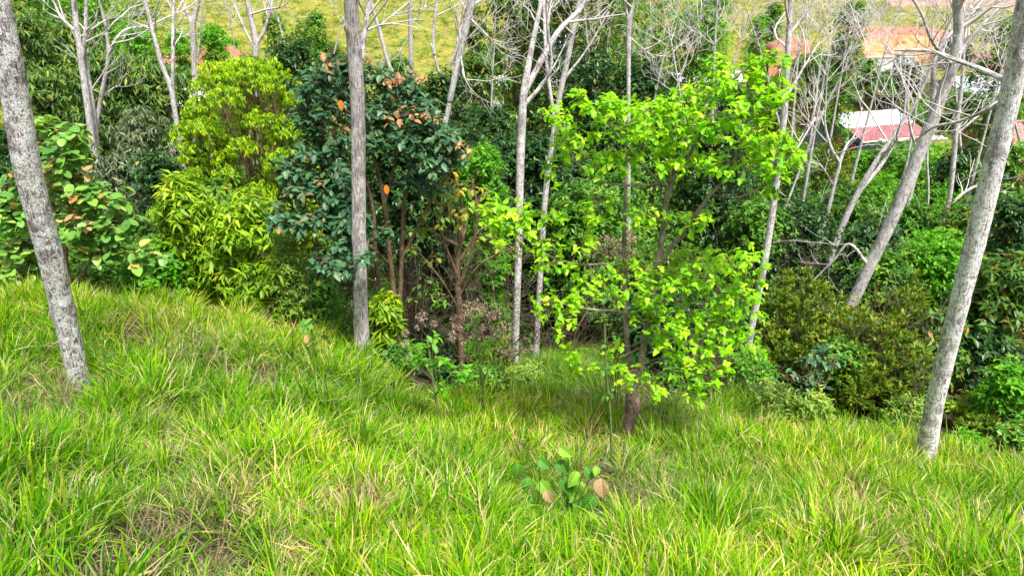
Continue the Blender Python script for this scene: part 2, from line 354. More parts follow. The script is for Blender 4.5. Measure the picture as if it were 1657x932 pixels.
# ------------------------------------------------------------------ grass (geometry nodes instancing tufts)
def make_blades(rng, nb, rad, L, wd, dry, lean=.55, mat_split=.12):
    mb = MB()
    az = rng.uniform(0, 2 * math.pi, nb); r = rad * np.sqrt(rng.uniform(0, 1, nb))
    bx = np.cos(az) * r; by = np.sin(az) * r
    th = az + rng.normal(0, .8, nb)
    ln = L * rng.uniform(.45, 1.1, nb); w = wd * rng.uniform(.6, 1.2, nb)
    l0 = np.abs(rng.normal(.12, .16, nb)) + lean * r / rad * .5       # start lean
    bend = rng.uniform(.1, 1.1, nb) ** 1.5 * 1.5
    nseg = 5; t = np.linspace(0, 1, nseg + 1)
    d = np.stack([np.cos(th), np.sin(th)], 1); face = th + math.pi / 2 + rng.normal(0, .6, nb)
    s = np.stack([np.cos(face), np.sin(face)], 1)
    dryb = rng.uniform(0, 1, nb) < dry
    hpos = np.zeros(nb); zpos = np.zeros(nb); rows = []
    for k in range(nseg + 1):
        ang = l0 + bend * t[k] ** 1.7
        if k: 
            hpos = hpos + np.sin(ang) * ln / nseg; zpos = zpos + np.cos(ang) * ln / nseg
        ww = w * [.55, .9, 1, .85, .5, .02][k] * .5
        c = np.stack([bx + d[:, 0] * hpos, by + d[:, 1] * hpos, zpos], 1)
        o = np.stack([s[:, 0] * ww, s[:, 1] * ww, np.zeros(nb)], 1)
        rows.append(np.stack([c - o, c + o], 1))
    vv = np.stack(rows, 1)           # nb, nseg+1, 2, 3
    base = np.arange(nb)[:, None] * (nseg + 1) * 2 + np.arange(nseg)[None, :] * 2
    q = np.stack([base, base + 1, base + 3, base + 2], -1)
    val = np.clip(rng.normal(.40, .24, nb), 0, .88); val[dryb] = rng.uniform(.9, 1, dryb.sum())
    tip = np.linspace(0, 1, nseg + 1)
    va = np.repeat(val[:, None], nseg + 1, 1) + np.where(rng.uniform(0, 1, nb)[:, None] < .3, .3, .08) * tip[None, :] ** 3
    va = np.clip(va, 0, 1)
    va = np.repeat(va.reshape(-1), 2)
    mb.add(vv.reshape(-1, 3), q.reshape(-1, 4), att=va)
    return mb

def gn_scatter(name, src_objs, pts, rot, scl, idx, tint, label=None):
    me = bpy.data.meshes.new(name); me.vertices.add(len(pts)); me.vertices.foreach_set('co', pts.astype(np.float32).ravel())
    for nm, ty, arr, fld in (('rot', 'FLOAT_VECTOR', rot, 'vector'), ('scl', 'FLOAT_VECTOR', scl, 'vector'), ('tint', 'FLOAT', tint, 'value')):
        a = me.attributes.new(nm, ty, 'POINT'); a.data.foreach_set(fld, arr.astype(np.float32).ravel())
    a = me.attributes.new('idx', 'INT', 'POINT'); a.data.foreach_set('value', idx.astype(np.int32))
    o = link(name, me)
    c = bpy.data.collections.new(name + '_source')
    for s in src_objs:
        for cc in list(s.users_collection): cc.objects.unlink(s)
        c.objects.link(s)
    ng = bpy.data.node_groups.new(name + '_scatter', 'GeometryNodeTree')
    ng.interface.new_socket('Geometry', in_out='INPUT', socket_type='NodeSocketGeometry')
    ng.interface.new_socket('Geometry', in_out='OUTPUT', socket_type='NodeSocketGeometry')
    N = ng.nodes; gi = N.new('NodeGroupInput'); go = N.new('NodeGroupOutput')
    ci = N.new('GeometryNodeCollectionInfo'); ci.inputs['Collection'].default_value = c
    ci.inputs['Separate Children'].default_value = True; ci.inputs['Reset Children'].default_value = True
    ip = N.new('GeometryNodeInstanceOnPoints'); ip.inputs['Pick Instance'].default_value = True
    def na(nm, ty):
        n = N.new('GeometryNodeInputNamedAttribute'); n.data_type = ty; n.inputs['Name'].default_value = nm; return n.outputs['Attribute']
    L = ng.links.new
    L(gi.outputs[0], ip.inputs['Points']); L(ci.outputs[0], ip.inputs['Instance'])
    L(na('idx', 'INT'), ip.inputs['Instance Index']); L(na('rot', 'FLOAT_VECTOR'), ip.inputs['Rotation']); L(na('scl', 'FLOAT_VECTOR'), ip.inputs['Scale'])
    L(ip.outputs[0], go.inputs[0])
    md = o.modifiers.new('scatter', 'NODES'); md.node_group = ng
    o['kind'] = 'stuff'
    if label: o['label'] = label
    return o

PATCHES = [(330, 570, .8), (235, 530, .7), (440, 600, .6), (575, 815, .55), (250, 700, .4), (1060, 870, .35), (1320, 840, .5), (1420, 880, .4), (700, 780, .35), (120, 800, .35), (380, 870, .35), (1240, 760, .35)]
CREST = [(-200, 470), (0, 472), (120, 480), (240, 493), (380, 515), (460, 533), (540, 560), (600, 588), (680, 628), (760, 655), (835, 655), (852, 540), (900, 505), (1010, 540),
         (1060, 600), (1150, 630), (1250, 645), (1330, 682), (1480, 712), (1657, 752), (1900, 775)]
def project(x, y, z):
    dx, dy, dz = x, y, z - CZ
    dep = dy * math.cos(PITCH) - dz * math.sin(PITCH); up = dy * math.sin(PITCH) + dz * math.cos(PITCH)
    return 828.5 + FPX * dx / dep, 466 - FPX * up / dep
def grass():
    rng = np.random.default_rng(5); src = []
    for k in range(10):
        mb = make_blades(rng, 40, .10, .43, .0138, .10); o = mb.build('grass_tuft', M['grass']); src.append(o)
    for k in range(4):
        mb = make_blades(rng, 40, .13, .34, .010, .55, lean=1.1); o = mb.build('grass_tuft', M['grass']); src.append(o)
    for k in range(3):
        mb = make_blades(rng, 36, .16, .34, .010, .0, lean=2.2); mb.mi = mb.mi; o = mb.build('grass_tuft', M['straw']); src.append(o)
    for i, s in enumerate(src): s.name = 'grass_tuft_%02d' % i
    n = 62000
    x = rng.uniform(-16, 16, n); y = rng.uniform(1.5, 20, n)
    z = hgt(x, y) + (vnoise(x, y, .9, 3) - .5) * .22
    px, py = project(x, y, z)
    cx, cy = zip(*CREST); lim = np.interp(px, cx, cy)
    keep = (y < 11) & (py > lim + 4) | (y >= 11) & (px > 845) & (px < 1060) & (py > 515)
    keep |= (y < 3)
    # the grass runs a little way over the crest
    x, y, z = x[keep], y[keep], z[keep]; n = len(x)
    g_ = (vnoise(x, y, 2.6, 77, 2) > .42) | (rng.uniform(0, 1, n) < .30); x, y, z = x[g_], y[g_], z[g_]; n = len(x)
    cl = vnoise(x, y, 1.6, 21, 3); dryn = vnoise(x, y, .75, 33, 3)
    idx = rng.integers(0, 10, n)
    for (qx, qy, rr_) in PATCHES:
        o_ = np.array([0, 0, CZ]); d_ = ray(qx, qy); t_ = 1.0
        while (o_ + d_ * t_)[2] > gz(*(o_ + d_ * t_)[:2]) + .2 and t_ < 30: t_ += .05
        q_ = o_ + d_ * t_; dryn = np.maximum(dryn, .50 + .28 * np.exp(-(((x - q_[0]) / rr_) ** 2 + ((y - q_[1]) / (rr_ * .8)) ** 2)))
    d2 = rng.uniform(0, 1, n) < np.clip((dryn - .5) * 3.5, .1, .7); idx[d2] = rng.integers(10, 14, d2.sum())
    st = rng.uniform(0, 1, n) < np.clip((dryn - .56) * 5, .05, .6); idx[st] = rng.integers(14, 17, st.sum())
    u = (vnoise(x, y, .8, 51, 2) - .5) * 2; w = (vnoise(x, y, .8, 61, 2) - .5) * 2
    rot = np.stack([u * 1.0 + rng.normal(0, .18, n), w * 1.0 + rng.normal(0, .18, n), rng.uniform(0, 6.28, n)], 1)
    s = (.42 + 1.2 * cl) * rng.uniform(.75, 1.2, n); s[st] *= .9
    px2, py2 = project(x, y, z); s[(px2 > 815) & (px2 < 1000) & (py2 > 775) & (py2 < 925)] *= .5
    scl = np.stack([s, s, s * rng.uniform(.85, 1.15, n)], 1)
    tint = np.clip(vnoise(x, y, .5, 71, 2) * .9 + rng.normal(0, .1, n), 0, 1)
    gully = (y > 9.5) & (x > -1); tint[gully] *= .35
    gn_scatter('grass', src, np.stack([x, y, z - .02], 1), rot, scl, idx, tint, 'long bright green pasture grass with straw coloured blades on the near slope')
    # pasture on the far slope
    n = 16000
    x = rng.uniform(-60, 75, n); y = rng.uniform(52, 100, n); z = hgt(x, y) + (vnoise(x, y, .9, 3) - .5) * .22 + (vnoise(x, y, .15, 4) - .5) * 1.2
    idx = rng.integers(0, 17, n); so_ = rng.uniform(0, 1, n) < .18 + .35 * (x > 5); idx[so_] = rng.integers(14, 17, so_.sum())
    s = rng.uniform(.9, 1.9, n); scl = np.stack([s * 1.6, s * 1.6, s * .6], 1) * .9
    rot = np.stack([rng.normal(0, .2, n), rng.normal(0, .2, n), rng.uniform(0, 6.28, n)], 1)
    tint = np.clip(vnoise(x, y, .25, 5, 3) * .5 + .1, 0, 1)
    src2 = []
    for i, s_ in enumerate(src):
        o = s_.copy(); src2.append(o)
    gn_scatter('pasture_grass', src2, np.stack([x, y, z - .05], 1), rot, scl, idx, tint, 'short yellow green pasture on the far hillside')
grass()

# ------------------------------------------------------------------ leaves
def leaf_shape(kind):
    """verts (n,3): x across, y along 0..1, z up; triangle faces with normals towards +z"""
    def fan(out, mid, fold=.10, bend=.12, cup=0):
        v = [(0, mid, 0)] + [(x, y, 0) for x, y in out]
        v = np.array(v, float); v[:, 2] = fold * np.abs(v[:, 0]) * 2 - bend * v[:, 1] ** 2 - cup * v[:, 0] ** 2
        k = len(out); f = [(0, 1 + i, 1 + (i + 1) % k) for i in range(k)]
        return v, np.array(f)
    if kind == 'lance':
        v = np.array([(0, 0, 0), (.12, .42, .05), (0, 1, -.16), (-.12, .42, .05), (0, .5, 0)], float)
        return v, np.array([(0, 1, 4), (1, 2, 4), (0, 4, 3), (4, 2, 3)])
    if kind == 'thin':
        v = np.array([(0, 0, 0), (.075, .4, .02), (0, 1, -.22), (-.075, .4, .02)], float)
        return v, np.array([(0, 1, 2), (0, 2, 3)])
    if kind == 'quad':
        v = np.array([(0, 0, 0), (.24, .45, .06), (0, 1, -.1), (-.24, .45, .06)], float)
        return v, np.array([(0, 1, 2), (0, 2, 3)])
    if kind == 'ovate':
        return fan([(0, 0), (.20, .2), (.28, .45), (.2, .75), (0, 1), (-.2, .75), (-.28, .45), (-.20, .2)], .5, .14, .22)
    if kind == 'round':
        return fan([(0, 0), (.24, .12), (.38, .38), (.36, .68), (.18, .93), (0, 1), (-.18, .93), (-.36, .68), (-.38, .38), (-.24, .12)], .5, .10, .18)
    if kind == 'soft':
        return fan([(0, 0), (.26, .08), (.38, .30), (.25, .50), (.24, .70), (0, 1), (-.24, .70), (-.25, .50), (-.38, .30), (-.26, .08)], .42, .14, .2)
    if kind == 'lobed':
        return fan([(0, 0), (.22, .08), (.42, .22), (.28, .42), (.40, .68), (.16, .70), (0, 1), (-.16, .70), (-.40, .68), (-.28, .42), (-.42, .22), (-.22, .08)], .42, .12, .12)
def add_leaves(mb, shape, pos, dirs, ups, size, val, mi=0, width=1.0):
    v0, f0 = leaf_shape(shape); n = len(pos)
    d = dirs / (np.linalg.norm(dirs, axis=1)[:, None] + 1e-9)
    s = np.cross(d, ups); s /= np.linalg.norm(s, axis=1)[:, None] + 1e-9
    u = np.cross(s, d); size = np.broadcast_to(size, (n,))[:, None, None]
    V = pos[:, None, :] + size * (v0[None, :, 0:1] * width * s[:, None, :] + v0[None, :, 1:2] * d[:, None, :] + v0[None, :, 2:3] * u[:, None, :])
    F = f0[None, :, :] + (np.arange(n) * len(v0))[:, None, None]
    mb.add(V.reshape(-1, 3), F.reshape(-1, 3), att=np.repeat(val, len(v0)), mi=mi)
def rosettes(rng, tips, axes, k, el=(.1, .6), droop=.2, spread=0.0, gap=.0):
    """k leaves round every tip; returns pos, dir, up"""
    T = len(tips); a = axes / (np.linalg.norm(axes, axis=1)[:, None] + 1e-9)
    ref = np.where(np.abs(a[:, 2:3]) < .9, np.array([[0, 0, 1.]]), np.array([[1., 0, 0]]))
    e1 = np.cross(a, ref); e1 /= np.linalg.norm(e1, axis=1)[:, None]; e2 = np.cross(a, e1)
    az = rng.uniform(0, 6.28, T)[:, None] + np.arange(k)[None, :] * 2.4 + rng.normal(0, .25, (T, k))
    e = rng.uniform(el[0], el[1], (T, k))
    d = np.cos(e)[..., None] * (np.cos(az)[..., None] * e1[:, None] + np.sin(az)[..., None] * e2[:, None]) + np.sin(e)[..., None] * a[:, None]
    d[..., 2] -= droop
    d /= np.linalg.norm(d, axis=2)[..., None]
    p = tips[:, None, :] - a[:, None, :] * (rng.uniform(0, 1, (T, k)) * gap)[..., None] + rng.normal(0, 1, (T, k, 3)) * spread
    up = np.broadcast_to(a[:, None] * .5 + np.array([0, 0, 1.]) + 0, d.shape) + rng.normal(0, .28, d.shape)
    return p.reshape(-1, 3), d.reshape(-1, 3), up.reshape(-1, 3)

def near_split(pos, size, n=300):
    """indices of the n leaves that show largest in the photograph"""
    dist = np.linalg.norm(pos - np.array([0, 0, CZ]), axis=1)
    o = np.argsort(-np.asarray(size) / dist); return o[:n], o[n:]
LEAF_MESH = {}
def leaf_parts(parent, shape, pos, dirs, ups, size, val, matk, n=300, width=1.0, name='leaf', nvar=10):
    """the n largest-looking leaves as objects of their own, the rest joined"""
    size = np.broadcast_to(size, (len(pos),)).astype(float)
    a, b = near_split(pos, size, n)
    key = (shape, matk, width)
    if key not in LEAF_MESH:
        ms = []
        for i in range(nvar):
            mb = MB(); v0, f0 = leaf_shape(shape); v = v0 * np.array([width, 1, .5 + i * .17])
            mb.add(v, f0, att=(i + .5) / nvar); o = mb.build(name, M[matk]); ms.append(o.data); bpy.data.objects.remove(o)
        LEAF_MESH[key] = ms
    ms = LEAF_MESH[key]; org = np.array(parent.location)
    from mathutils import Matrix
    for i in a:
        d = dirs[i] / np.linalg.norm(dirs[i]); s = np.cross(d, ups[i]); s /= np.linalg.norm(s) + 1e-9; u = np.cross(s, d)
        o = bpy.data.objects.new(name, ms[min(nvar - 1, int(val[i] * nvar))]); COL.objects.link(o); o.parent = parent
        sz = size[i]; q = pos[i] - org
        o.matrix_local = Matrix(((s[0] * sz, d[0] * sz, u[0] * sz, q[0]), (s[1] * sz, d[1] * sz, u[1] * sz, q[1]), (s[2] * sz, d[2] * sz, u[2] * sz, q[2]), (0, 0, 0, 1)))
    if len(b):
        mb = MB(); add_leaves(mb, shape, pos[b], dirs[b], ups[b], size[b], val[b], width=width)
        o = mb.build('foliage', M[matk], parent, org=org); o['kind'] = 'stuff'

# ------------------------------------------------------------------ generic shrub / tree
#            leaf,   size, k, elevation, droop, material, bark, twig radius
KINDS = {
    'yelgreen': ('lance', .21, 10, (-.2, .8), .3, 'yelgreen', 'twig', 1.15),
    'conif': ('lance', .10, 11, (-.9, .5), .8, 'conif', 'twig', 1.5),
    'bamboo': ('thin', .26, 7, (-.3, .6), .75, 'bamboo', 'stem_green', 1.8),
    'bamboo_pale': ('thin', .24, 7, (-.3, .6), .75, 'bamboo_pale', 'stem_green', 1.8),
    'olive': ('lance', .12, 8, (.4, 1.35), -.3, 'olive', 'twig', 1.6),
    'mid': ('quad', .15, 6, (-.1, .9), .2, 'mid', 'twig', 1.0),
    'dark': ('quad', .17, 6, (-.1, .8), .25, 'dark', 'twig', 1.0),
    'rusty': ('lance', .19, 7, (-.2, .8), .35, 'rusty', 'twig', 1.7),
    'fresh': ('quad', .13, 6, (-.1, .9), .15, 'fresh', 'twig', 1.0),
    'pale': ('lance', .15, 6, (0, 1.0), .1, 'pale', 'stem_green', 1.4),
    'teal': ('ovate', .19, 6, (-.1, .8), .3, 'teal', 'twig', 1.0),
    'round': ('round', .18, 6, (-.1, .7), .3, 'bigleaf', 'twig', 1.0),
}
def lobes_dome(rng, w, h, n, low=.25):
    """lobes (centre, radius, squash) that make an uneven crown of width w and height h above the base"""
    L = []; rb = min(w * .27, h * .3)
    for i in range(n):
        a = i * 2.4 + rng.uniform(-.4, .4); t = (i + .6) / n
        r = rb * rng.uniform(.75, 1.15); env = w * .5 * math.sqrt(max(.02, 1 - max(0, (t - .3) / .7) ** 2.2 * .97)) * (.8 + .2 * min(1, t / .3))
        rr = max(0, env - r * .85) * rng.uniform(.8, 1.08)
        z = (low + (1 - low) * t) * h
        L.append((np.array([math.cos(a) * rr, math.sin(a) * rr, min(h - r * .95, z)]), r, rng.uniform(.8, 1.0)))
    for t in (.35, .6, .85): L.append((np.array([0, 0, min(h - rb * 1.3, (low + (1 - low) * t) * h)]), rb * 1.3, 1.0))
    return L
def tufted(rng, w, h, n, r0, low=.25):
    L = []
    for i in range(n):
        t = (i + .5) / n; a = i * 2.39996; z = low + (1 - low) * t; env = math.sqrt(max(.01, 1 - max(0, (t - .6) / .4) ** 2.4)) * (.72 + .28 * min(1, t / .4))
        r = r0 * rng.uniform(.7, 1.2); rr = max(0, w * .5 * env - r) * rng.uniform(.8, 1.05)
        L.append((np.array([math.cos(a) * rr, math.sin(a) * rr, min(h - r, z * h)]), r, rng.uniform(.9, 1.15)))
    for t in (.4, .58, .76): L.append((np.array([0, 0, t * h]), w * .27, 1.0))
    return L
def plumes(rng, w, h, n, r0):
    L = []
    for i in range(n):
        u = (i + .5) / n; a = i * 2.39996; rr = w * .5 * math.sqrt(u); top = h * (1 - .42 * u) * rng.uniform(.72, 1.0); r = r0 * rng.uniform(.7, 1.25); zz = rng.uniform(1.8, 3.0)
        L.append((np.array([math.cos(a) * rr, math.sin(a) * rr, top - r * zz]), r, zz))
        if i % 2: L.append((np.array([math.cos(a) * rr * 1.05, math.sin(a) * rr * 1.05, top * .45]), r * 1.1, 1.6))
    return L
def shrub_geo(rng, kind, w, h, dens=1.0, nl=None, low=.25, lsc=1.0, stems=5, inner=.25, maxt=2200, lobes=None, sprig=.14, lump=True, tophalf=False):
    shape, ls, k, el, dr, mk, tw, wd = KINDS[kind]; ls = ls * lsc
    nl = max(nl or 0, min(18, int(5 + 4 * h / w)))
    L = lobes or lobes_dome(rng, w, h, nl, low)
    area = sum(4 * math.pi * r * r * .6 for _, r, _ in L)
    larea = ls * ls * {'quad': .24, 'lance': .12 * wd, 'thin': .08 * wd, 'ovate': .4, 'round': .55, 'lobed': .5}[shape]
    T = int(min(maxt, max(60, dens * 1.25 * area / (larea * k))))
    wt = np.array([r * r for _, r, _ in L]); ch = rng.choice(len(L), T, p=wt / wt.sum())
    C = np.array([c for c, _, _ in L])[ch]; Rr = np.array([r for _, r, _ in L])[ch]; Z = np.array([z for _, _, z in L])[ch]
    d = rng.normal(0, 1, (T, 3)); d /= np.linalg.norm(d, axis=1)[:, None]; d[:, 2] = np.where(d[:, 2] < -.35, -d[:, 2], d[:, 2])
    f = np.where(rng.uniform(0, 1, T) < inner, rng.uniform(.35, .8, T), rng.uniform(.80, 1.12, T) + .12 * np.sin(d[:, 0] * 7 + d[:, 1] * 5 + ch))
    spr = rng.uniform(0, 1, T) < sprig; f = np.where(spr, rng.uniform(1.1, 1.45, T), f)
    if tophalf: d[:, 2] = np.abs(d[:, 2]) * 1.0 - .12
    if lump: f = f * (.78 + .5 * vnoise(C[:, 0] * 2 + d[:, 0] * 1.6 + 50, C[:, 1] * 2 + d[:, 1] * 1.6 + d[:, 2] * 1.9 + 50, 1.3, int(rng.integers(0, 99)), 2))
    tips = C + d * (Rr * f)[:, None] * np.stack([np.ones(T), np.ones(T), Z], 1)
    ok = tips[:, 2] > .05; tips, d, ch = tips[ok], d[ok], ch[ok]
    p, dd, up = rosettes(rng, tips, d * .8 + np.array([0, 0, .5]), k, el, dr, ls * .12, ls * .5)
    sz = ls * rng.uniform(.6, 1.2, len(p)); tv = rng.uniform(-.22, .22, len(tips))
    val = np.clip(np.repeat(tv, k) + rng.normal(.45, .2, len(p)), 0, 1)
    st = MB(); lc = np.array([c for c, _, _ in L])
    for i, (c, r, _) in enumerate(L):
        b = rng.normal(0, w * .03, 3); b[2] = -.15
        m = b * .4 + c * np.array([.35, .35, .55]); m += rng.normal(0, w * .03, 3)
        tube(st, spline([b, m, c + np.array([0, 0, r * .3])], 7), np.linspace(max(.012, w * .012), .006, 7), 4, seed=i)
        sel = np.where(ch == i)[0][::4][:36]
        for j in sel:
            q = c * rng.uniform(.75, 1.0) ; tube(st, spline([q, (q + tips[j]) / 2 + rng.normal(0, r * .08, 3), tips[j]], 4), [.006, .004, .003, .002], 3, cap=False)
    return (shape, p, dd, up, sz, val, mk, tw, wd, st)
def shrub(name, label, cat, kind, px, py_top, Y, wpx, group=None, dens=1.0, seed=0, zoff=0.0, xyz=None, **kw):
    rng = np.random.default_rng(seed * 7 + int(px) * 13 + int(py_top))
    top = P(px, py_top, Y); b = np.array([top[0], Y, gz(top[0], Y) - .05 + zoff]); h = max(.4, top[2] - b[2]); w = wpx * pxm(py_top, Y)
    if 'plume' in kw: kw['lobes'] = plumes(rng, w, h, *kw.pop('plume'))
    if 'tuft' in kw: kw['lobes'] = tufted(rng, w, h, *kw.pop('tuft'))
    shape, p, dd, up, sz, val, mk, tw, wd, st = shrub_geo(rng, kind, w, h, dens, **kw)
    e = empty(name, b, label, cat, group)
    st.build('stems', M[tw], e)
    mb = MB(); add_leaves(mb, shape, p, dd, up, sz, val, width=wd if shape in ('lance', 'thin') else 1)
    o = mb.build('foliage', M[mk], e); o['kind'] = 'stuff'
    return e
#PART2
# ------------------------------------------------------------------ bare grey trees
def px_path(pts):
    q = np.array([P(a[0], a[1], a[2]) for a in pts]); r = np.array([a[3] * pxm(a[1], a[2]) * .5 for a in pts]); return q, r
def drop_base(q, r, sink=.3):
    """continue the first point down to the ground"""
    d = q[0] - q[1]; d = d / np.linalg.norm(d); p = q[0].copy(); k = 0
    while p[2] > gz(p[0], p[1]) - sink and k < 200: p = p + d * .1 if d[2] < -.3 else p + np.array([0, 0, -.1]); k += 1
    if k > 1: return np.vstack([p, q]), np.concatenate([[r[0] * (1 + .02 * k)], r])
    return q, r
def rand_branch(rng, mb, p0, d0, r0, L, depth, tw, up=.35, n=4):
    k = 6 if depth > 1 else 4
    pts = [p0]; d = d0 / np.linalg.norm(d0)
    for i in range(k):
        d = d + rng.normal(0, .16, 3) + np.array([0, 0, up * .22]); d /= np.linalg.norm(d); pts.append(pts[-1] + d * L / k)
    pts = np.array(pts); rad = np.linspace(r0, max(.0035, r0 * .3), k + 1)
    tube(mb, pts, rad, 5 if r0 > .02 else 3, cap=False, seed=int(rng.integers(0, 99)))
    if depth <= 0: return
    for j in range(n):
        t = rng.uniform(.25, 1.0); i = min(k - 1, int(t * k)); q = pts[i] + (pts[i + 1] - pts[i]) * (t * k - i)
        tg = pts[i + 1] - pts[i]; tg /= np.linalg.norm(tg)
        s = rng.normal(0, 1, 3); s -= tg * s.dot(tg); s /= np.linalg.norm(s)
        a = rng.uniform(.45, 1.0)
        rand_branch(rng, mb, q, tg * math.cos(a) + s * math.sin(a), max(.005, rad[i] * .55), L * rng.uniform(.4, .7), depth - 1, tw, up, n)
def bare_tree(label, pts, branches=(), bark='bark_pale', up=3.0, seed=0, nb=7, bl=2.2, depth=2, tb=.55, sides=9, group=None, name='bare_tree', rough=.10, brmin=.0, nn=4, upk=.35, stretch=None, flare=1.25):
    rng = np.random.default_rng(seed + 100); q, r = px_path(pts); mid_ = pts[0][2] > 10.5
    if not mid_: r = r * .93
    if mid_: r = r * (.83 if pts[0][3] > 18 else .82)
    q, r = drop_base(q, r)
    d = q[-1] - q[-2]; d /= np.linalg.norm(d)
    if up > 0:
        d = d + np.array([0, 0, .25]); d /= np.linalg.norm(d)
        q = np.vstack([q, q[-1] + d * up * .5, q[-1] + (d + np.array([.06, 0, .1])) * up]); r = np.concatenate([r, [r[-1] * .75, r[-1] * .35]])
    n = max(10, int(len(q) * 7)); sp = spline(q, n); rs = spline(np.stack([r, r, r], 1), n)[:, 0]
    if sides > 12:
        n = 90; sp = spline(q, n); rs = spline(np.stack([r, r, r], 1), n)[:, 0]
    ln = np.concatenate([[0], np.cumsum(np.linalg.norm(np.diff(sp, axis=0), axis=1))])
    rs = np.maximum(rs, .006) * (1 + (flare - 1) * np.exp(-ln / (r[0] * 3)))
    e = empty(name, sp[0] + np.array([0, 0, .3]), label, 'tree', group); org = np.array(e.location)
    mb = MB(); tube(mb, sp, rs, sides, rough=rough, seed=seed); mb.build('trunk', M[bark], e, org=org)
    tw = MB(); any_ = False
    for bi, bp in enumerate(branches):
        bq, br = px_path(bp); br = br * (.85 if mid_ else 1); m = MB(); k = len(bq) * 6; bs = spline(bq, k); brs = np.maximum(spline(np.stack([br] * 3, 1), k)[:, 0], .004)
        tube(m, bs, brs, 7, rough=rough, seed=seed + bi * 3); m.build('branch', M[bark], e, org=org)
        for j in range(nn + 1):
            t = rng.uniform(.35, 1.0); i = min(k - 2, int(t * (k - 1))); tg = bs[i + 1] - bs[i]; tg /= np.linalg.norm(tg) + 1e-9
            s = rng.normal(0, 1, 3); s -= tg * s.dot(tg); s /= np.linalg.norm(s); a = rng.uniform(.4, .9)
            rand_branch(rng, tw, bs[i], tg * math.cos(a) + s * math.sin(a), max(.006, brs[i] * .5), bl * rng.uniform(.3, .6), max(0, depth - 1), None, upk, 3); any_ = True
    nb = nb + (3 if mid_ else 0)
    for j in range(nb):
        t = tb + (1 - tb) * (j + rng.uniform(0, 1)) / nb; i = min(n - 2, int(t * (n - 1)))
        a = rng.uniform(0, 6.28); dd = np.array([math.cos(a), math.sin(a), rng.uniform(.35, 1.1)])
        rand_branch(rng, tw, sp[i], dd, max(brmin, min(rs[i] * .5, .05)), bl * rng.uniform(.6, 1.1), depth, None, upk, nn); any_ = True
    if any_:
        o = tw.build('twigs', M['bark_twig'], e, org=org); o['kind'] = 'stuff'
    return e

# near trunks
bare_tree('stout lichen blotched grey trunk leaning left at the far left of the grass', [(128, 612, 7.0, 33), (104, 510, 6.9, 36), (78, 400, 6.75, 41), (46, 280, 6.6, 42), (22, 140, 6.5, 43), (-8, 0, 6.4, 44)],
          bark='bark_left', up=5, seed=1, nb=4, bl=2.5, tb=.72, sides=28, rough=.13, flare=1.1)
bare_tree('straight furrowed grey trunk standing on the grass crest left of centre', [(586, 572, 10, 27), (583, 460, 9.95, 24), (581, 350, 9.9, 24), (580, 240, 9.85, 24), (578, 150, 9.8, 25), (571, 50, 9.7, 25), (566, -20, 9.6, 24)],
          [[(584, 95, 9.85, 12), (592, 40, 9.95, 9), (603, -30, 10.1, 8)]], bark='bark_mid', up=4, seed=2, nb=4, bl=2.2, tb=.75, sides=26, rough=.13, flare=1.12)
bare_tree('whitish trunk leaning right with two long bare side branches at the grass edge', [(1498, 735, 8, 32), (1513, 650, 7.95, 29), (1545, 520, 7.85, 30), (1578, 390, 7.75, 33), (1612, 250, 7.65, 34), (1640, 130, 7.55, 33), (1662, 0, 7.4, 32)],
          [[(1637, 138, 7.6, 9), (1600, 118, 7.8, 8), (1545, 97, 8.1, 7), (1500, 83, 8.4, 6), (1448, 82, 8.7, 3)],
           [(1632, 160, 7.6, 8), (1590, 182, 7.9, 6), (1548, 198, 8.2, 5), (1512, 206, 8.5, 4), (1480, 228, 8.8, 2)]], bark='bark_right', up=4, seed=3, nb=3, bl=2.2, tb=.8, sides=28, rough=.12, flare=1.1)
# trees behind the crest
T = bare_tree
T('slender grey tree forking in a wide Y high above the middle of the gully', [(833, 590, 13, 14), (836, 500, 13, 14), (839, 400, 13, 15), (841, 300, 13, 16), (844, 210, 13, 17), (848, 150, 13, 15), (860, 80, 13.1, 11), (876, 0, 13.2, 9)],
  [[(848, 152, 13, 12), (878, 95, 13.2, 12), (905, 50, 13.3, 11), (940, 15, 13.4, 9), (962, -20, 13.5, 8)], [(849, 170, 13, 9), (875, 140, 13, 8), (892, 105, 12.9, 6), (885, 30, 12.8, 5), (890, -20, 12.8, 4)]], seed=4, nb=2, up=2, bl=2.2, tb=.8, sides=14, flare=1.05)
T('thin grey trunk just right of the forked gully tree, passing behind the lime green leaves', [(870, 520, 16, 12), (875, 430, 16, 12), (882, 320, 16, 12), (894, 230, 16, 11), (905, 160, 16, 11), (920, 90, 16, 10), (938, 0, 16, 9)],
  [[(898, 200, 16, 7), (884, 100, 16, 7), (880, 0, 16.2, 6)], [(912, 130, 16, 6), (950, 80, 16, 4), (985, 20, 16, 3)]], seed=5, nb=3, up=2, bl=2.2, tb=.7, sides=12)
T('slim pale trunk rising behind the right side of the lime green tree', [(1209, 580, 12, 14), (1216, 530, 12, 14), (1236, 430, 12, 14), (1252, 330, 12, 13), (1262, 250, 12, 13), (1270, 170, 12, 12), (1275, 80, 12, 11), (1280, 0, 12, 10)],
  [[(1271, 160, 12, 6), (1300, 110, 12.1, 5), (1325, 70, 12.2, 3)], [(1275, 60, 12, 6), (1305, 20, 12, 4), (1320, -10, 12, 3)], [(1260, 280, 12, 5), (1290, 240, 12.2, 4), (1320, 190, 12.4, 3)]], seed=6, nb=4, up=2, bl=1.7, tb=.7, sides=14)
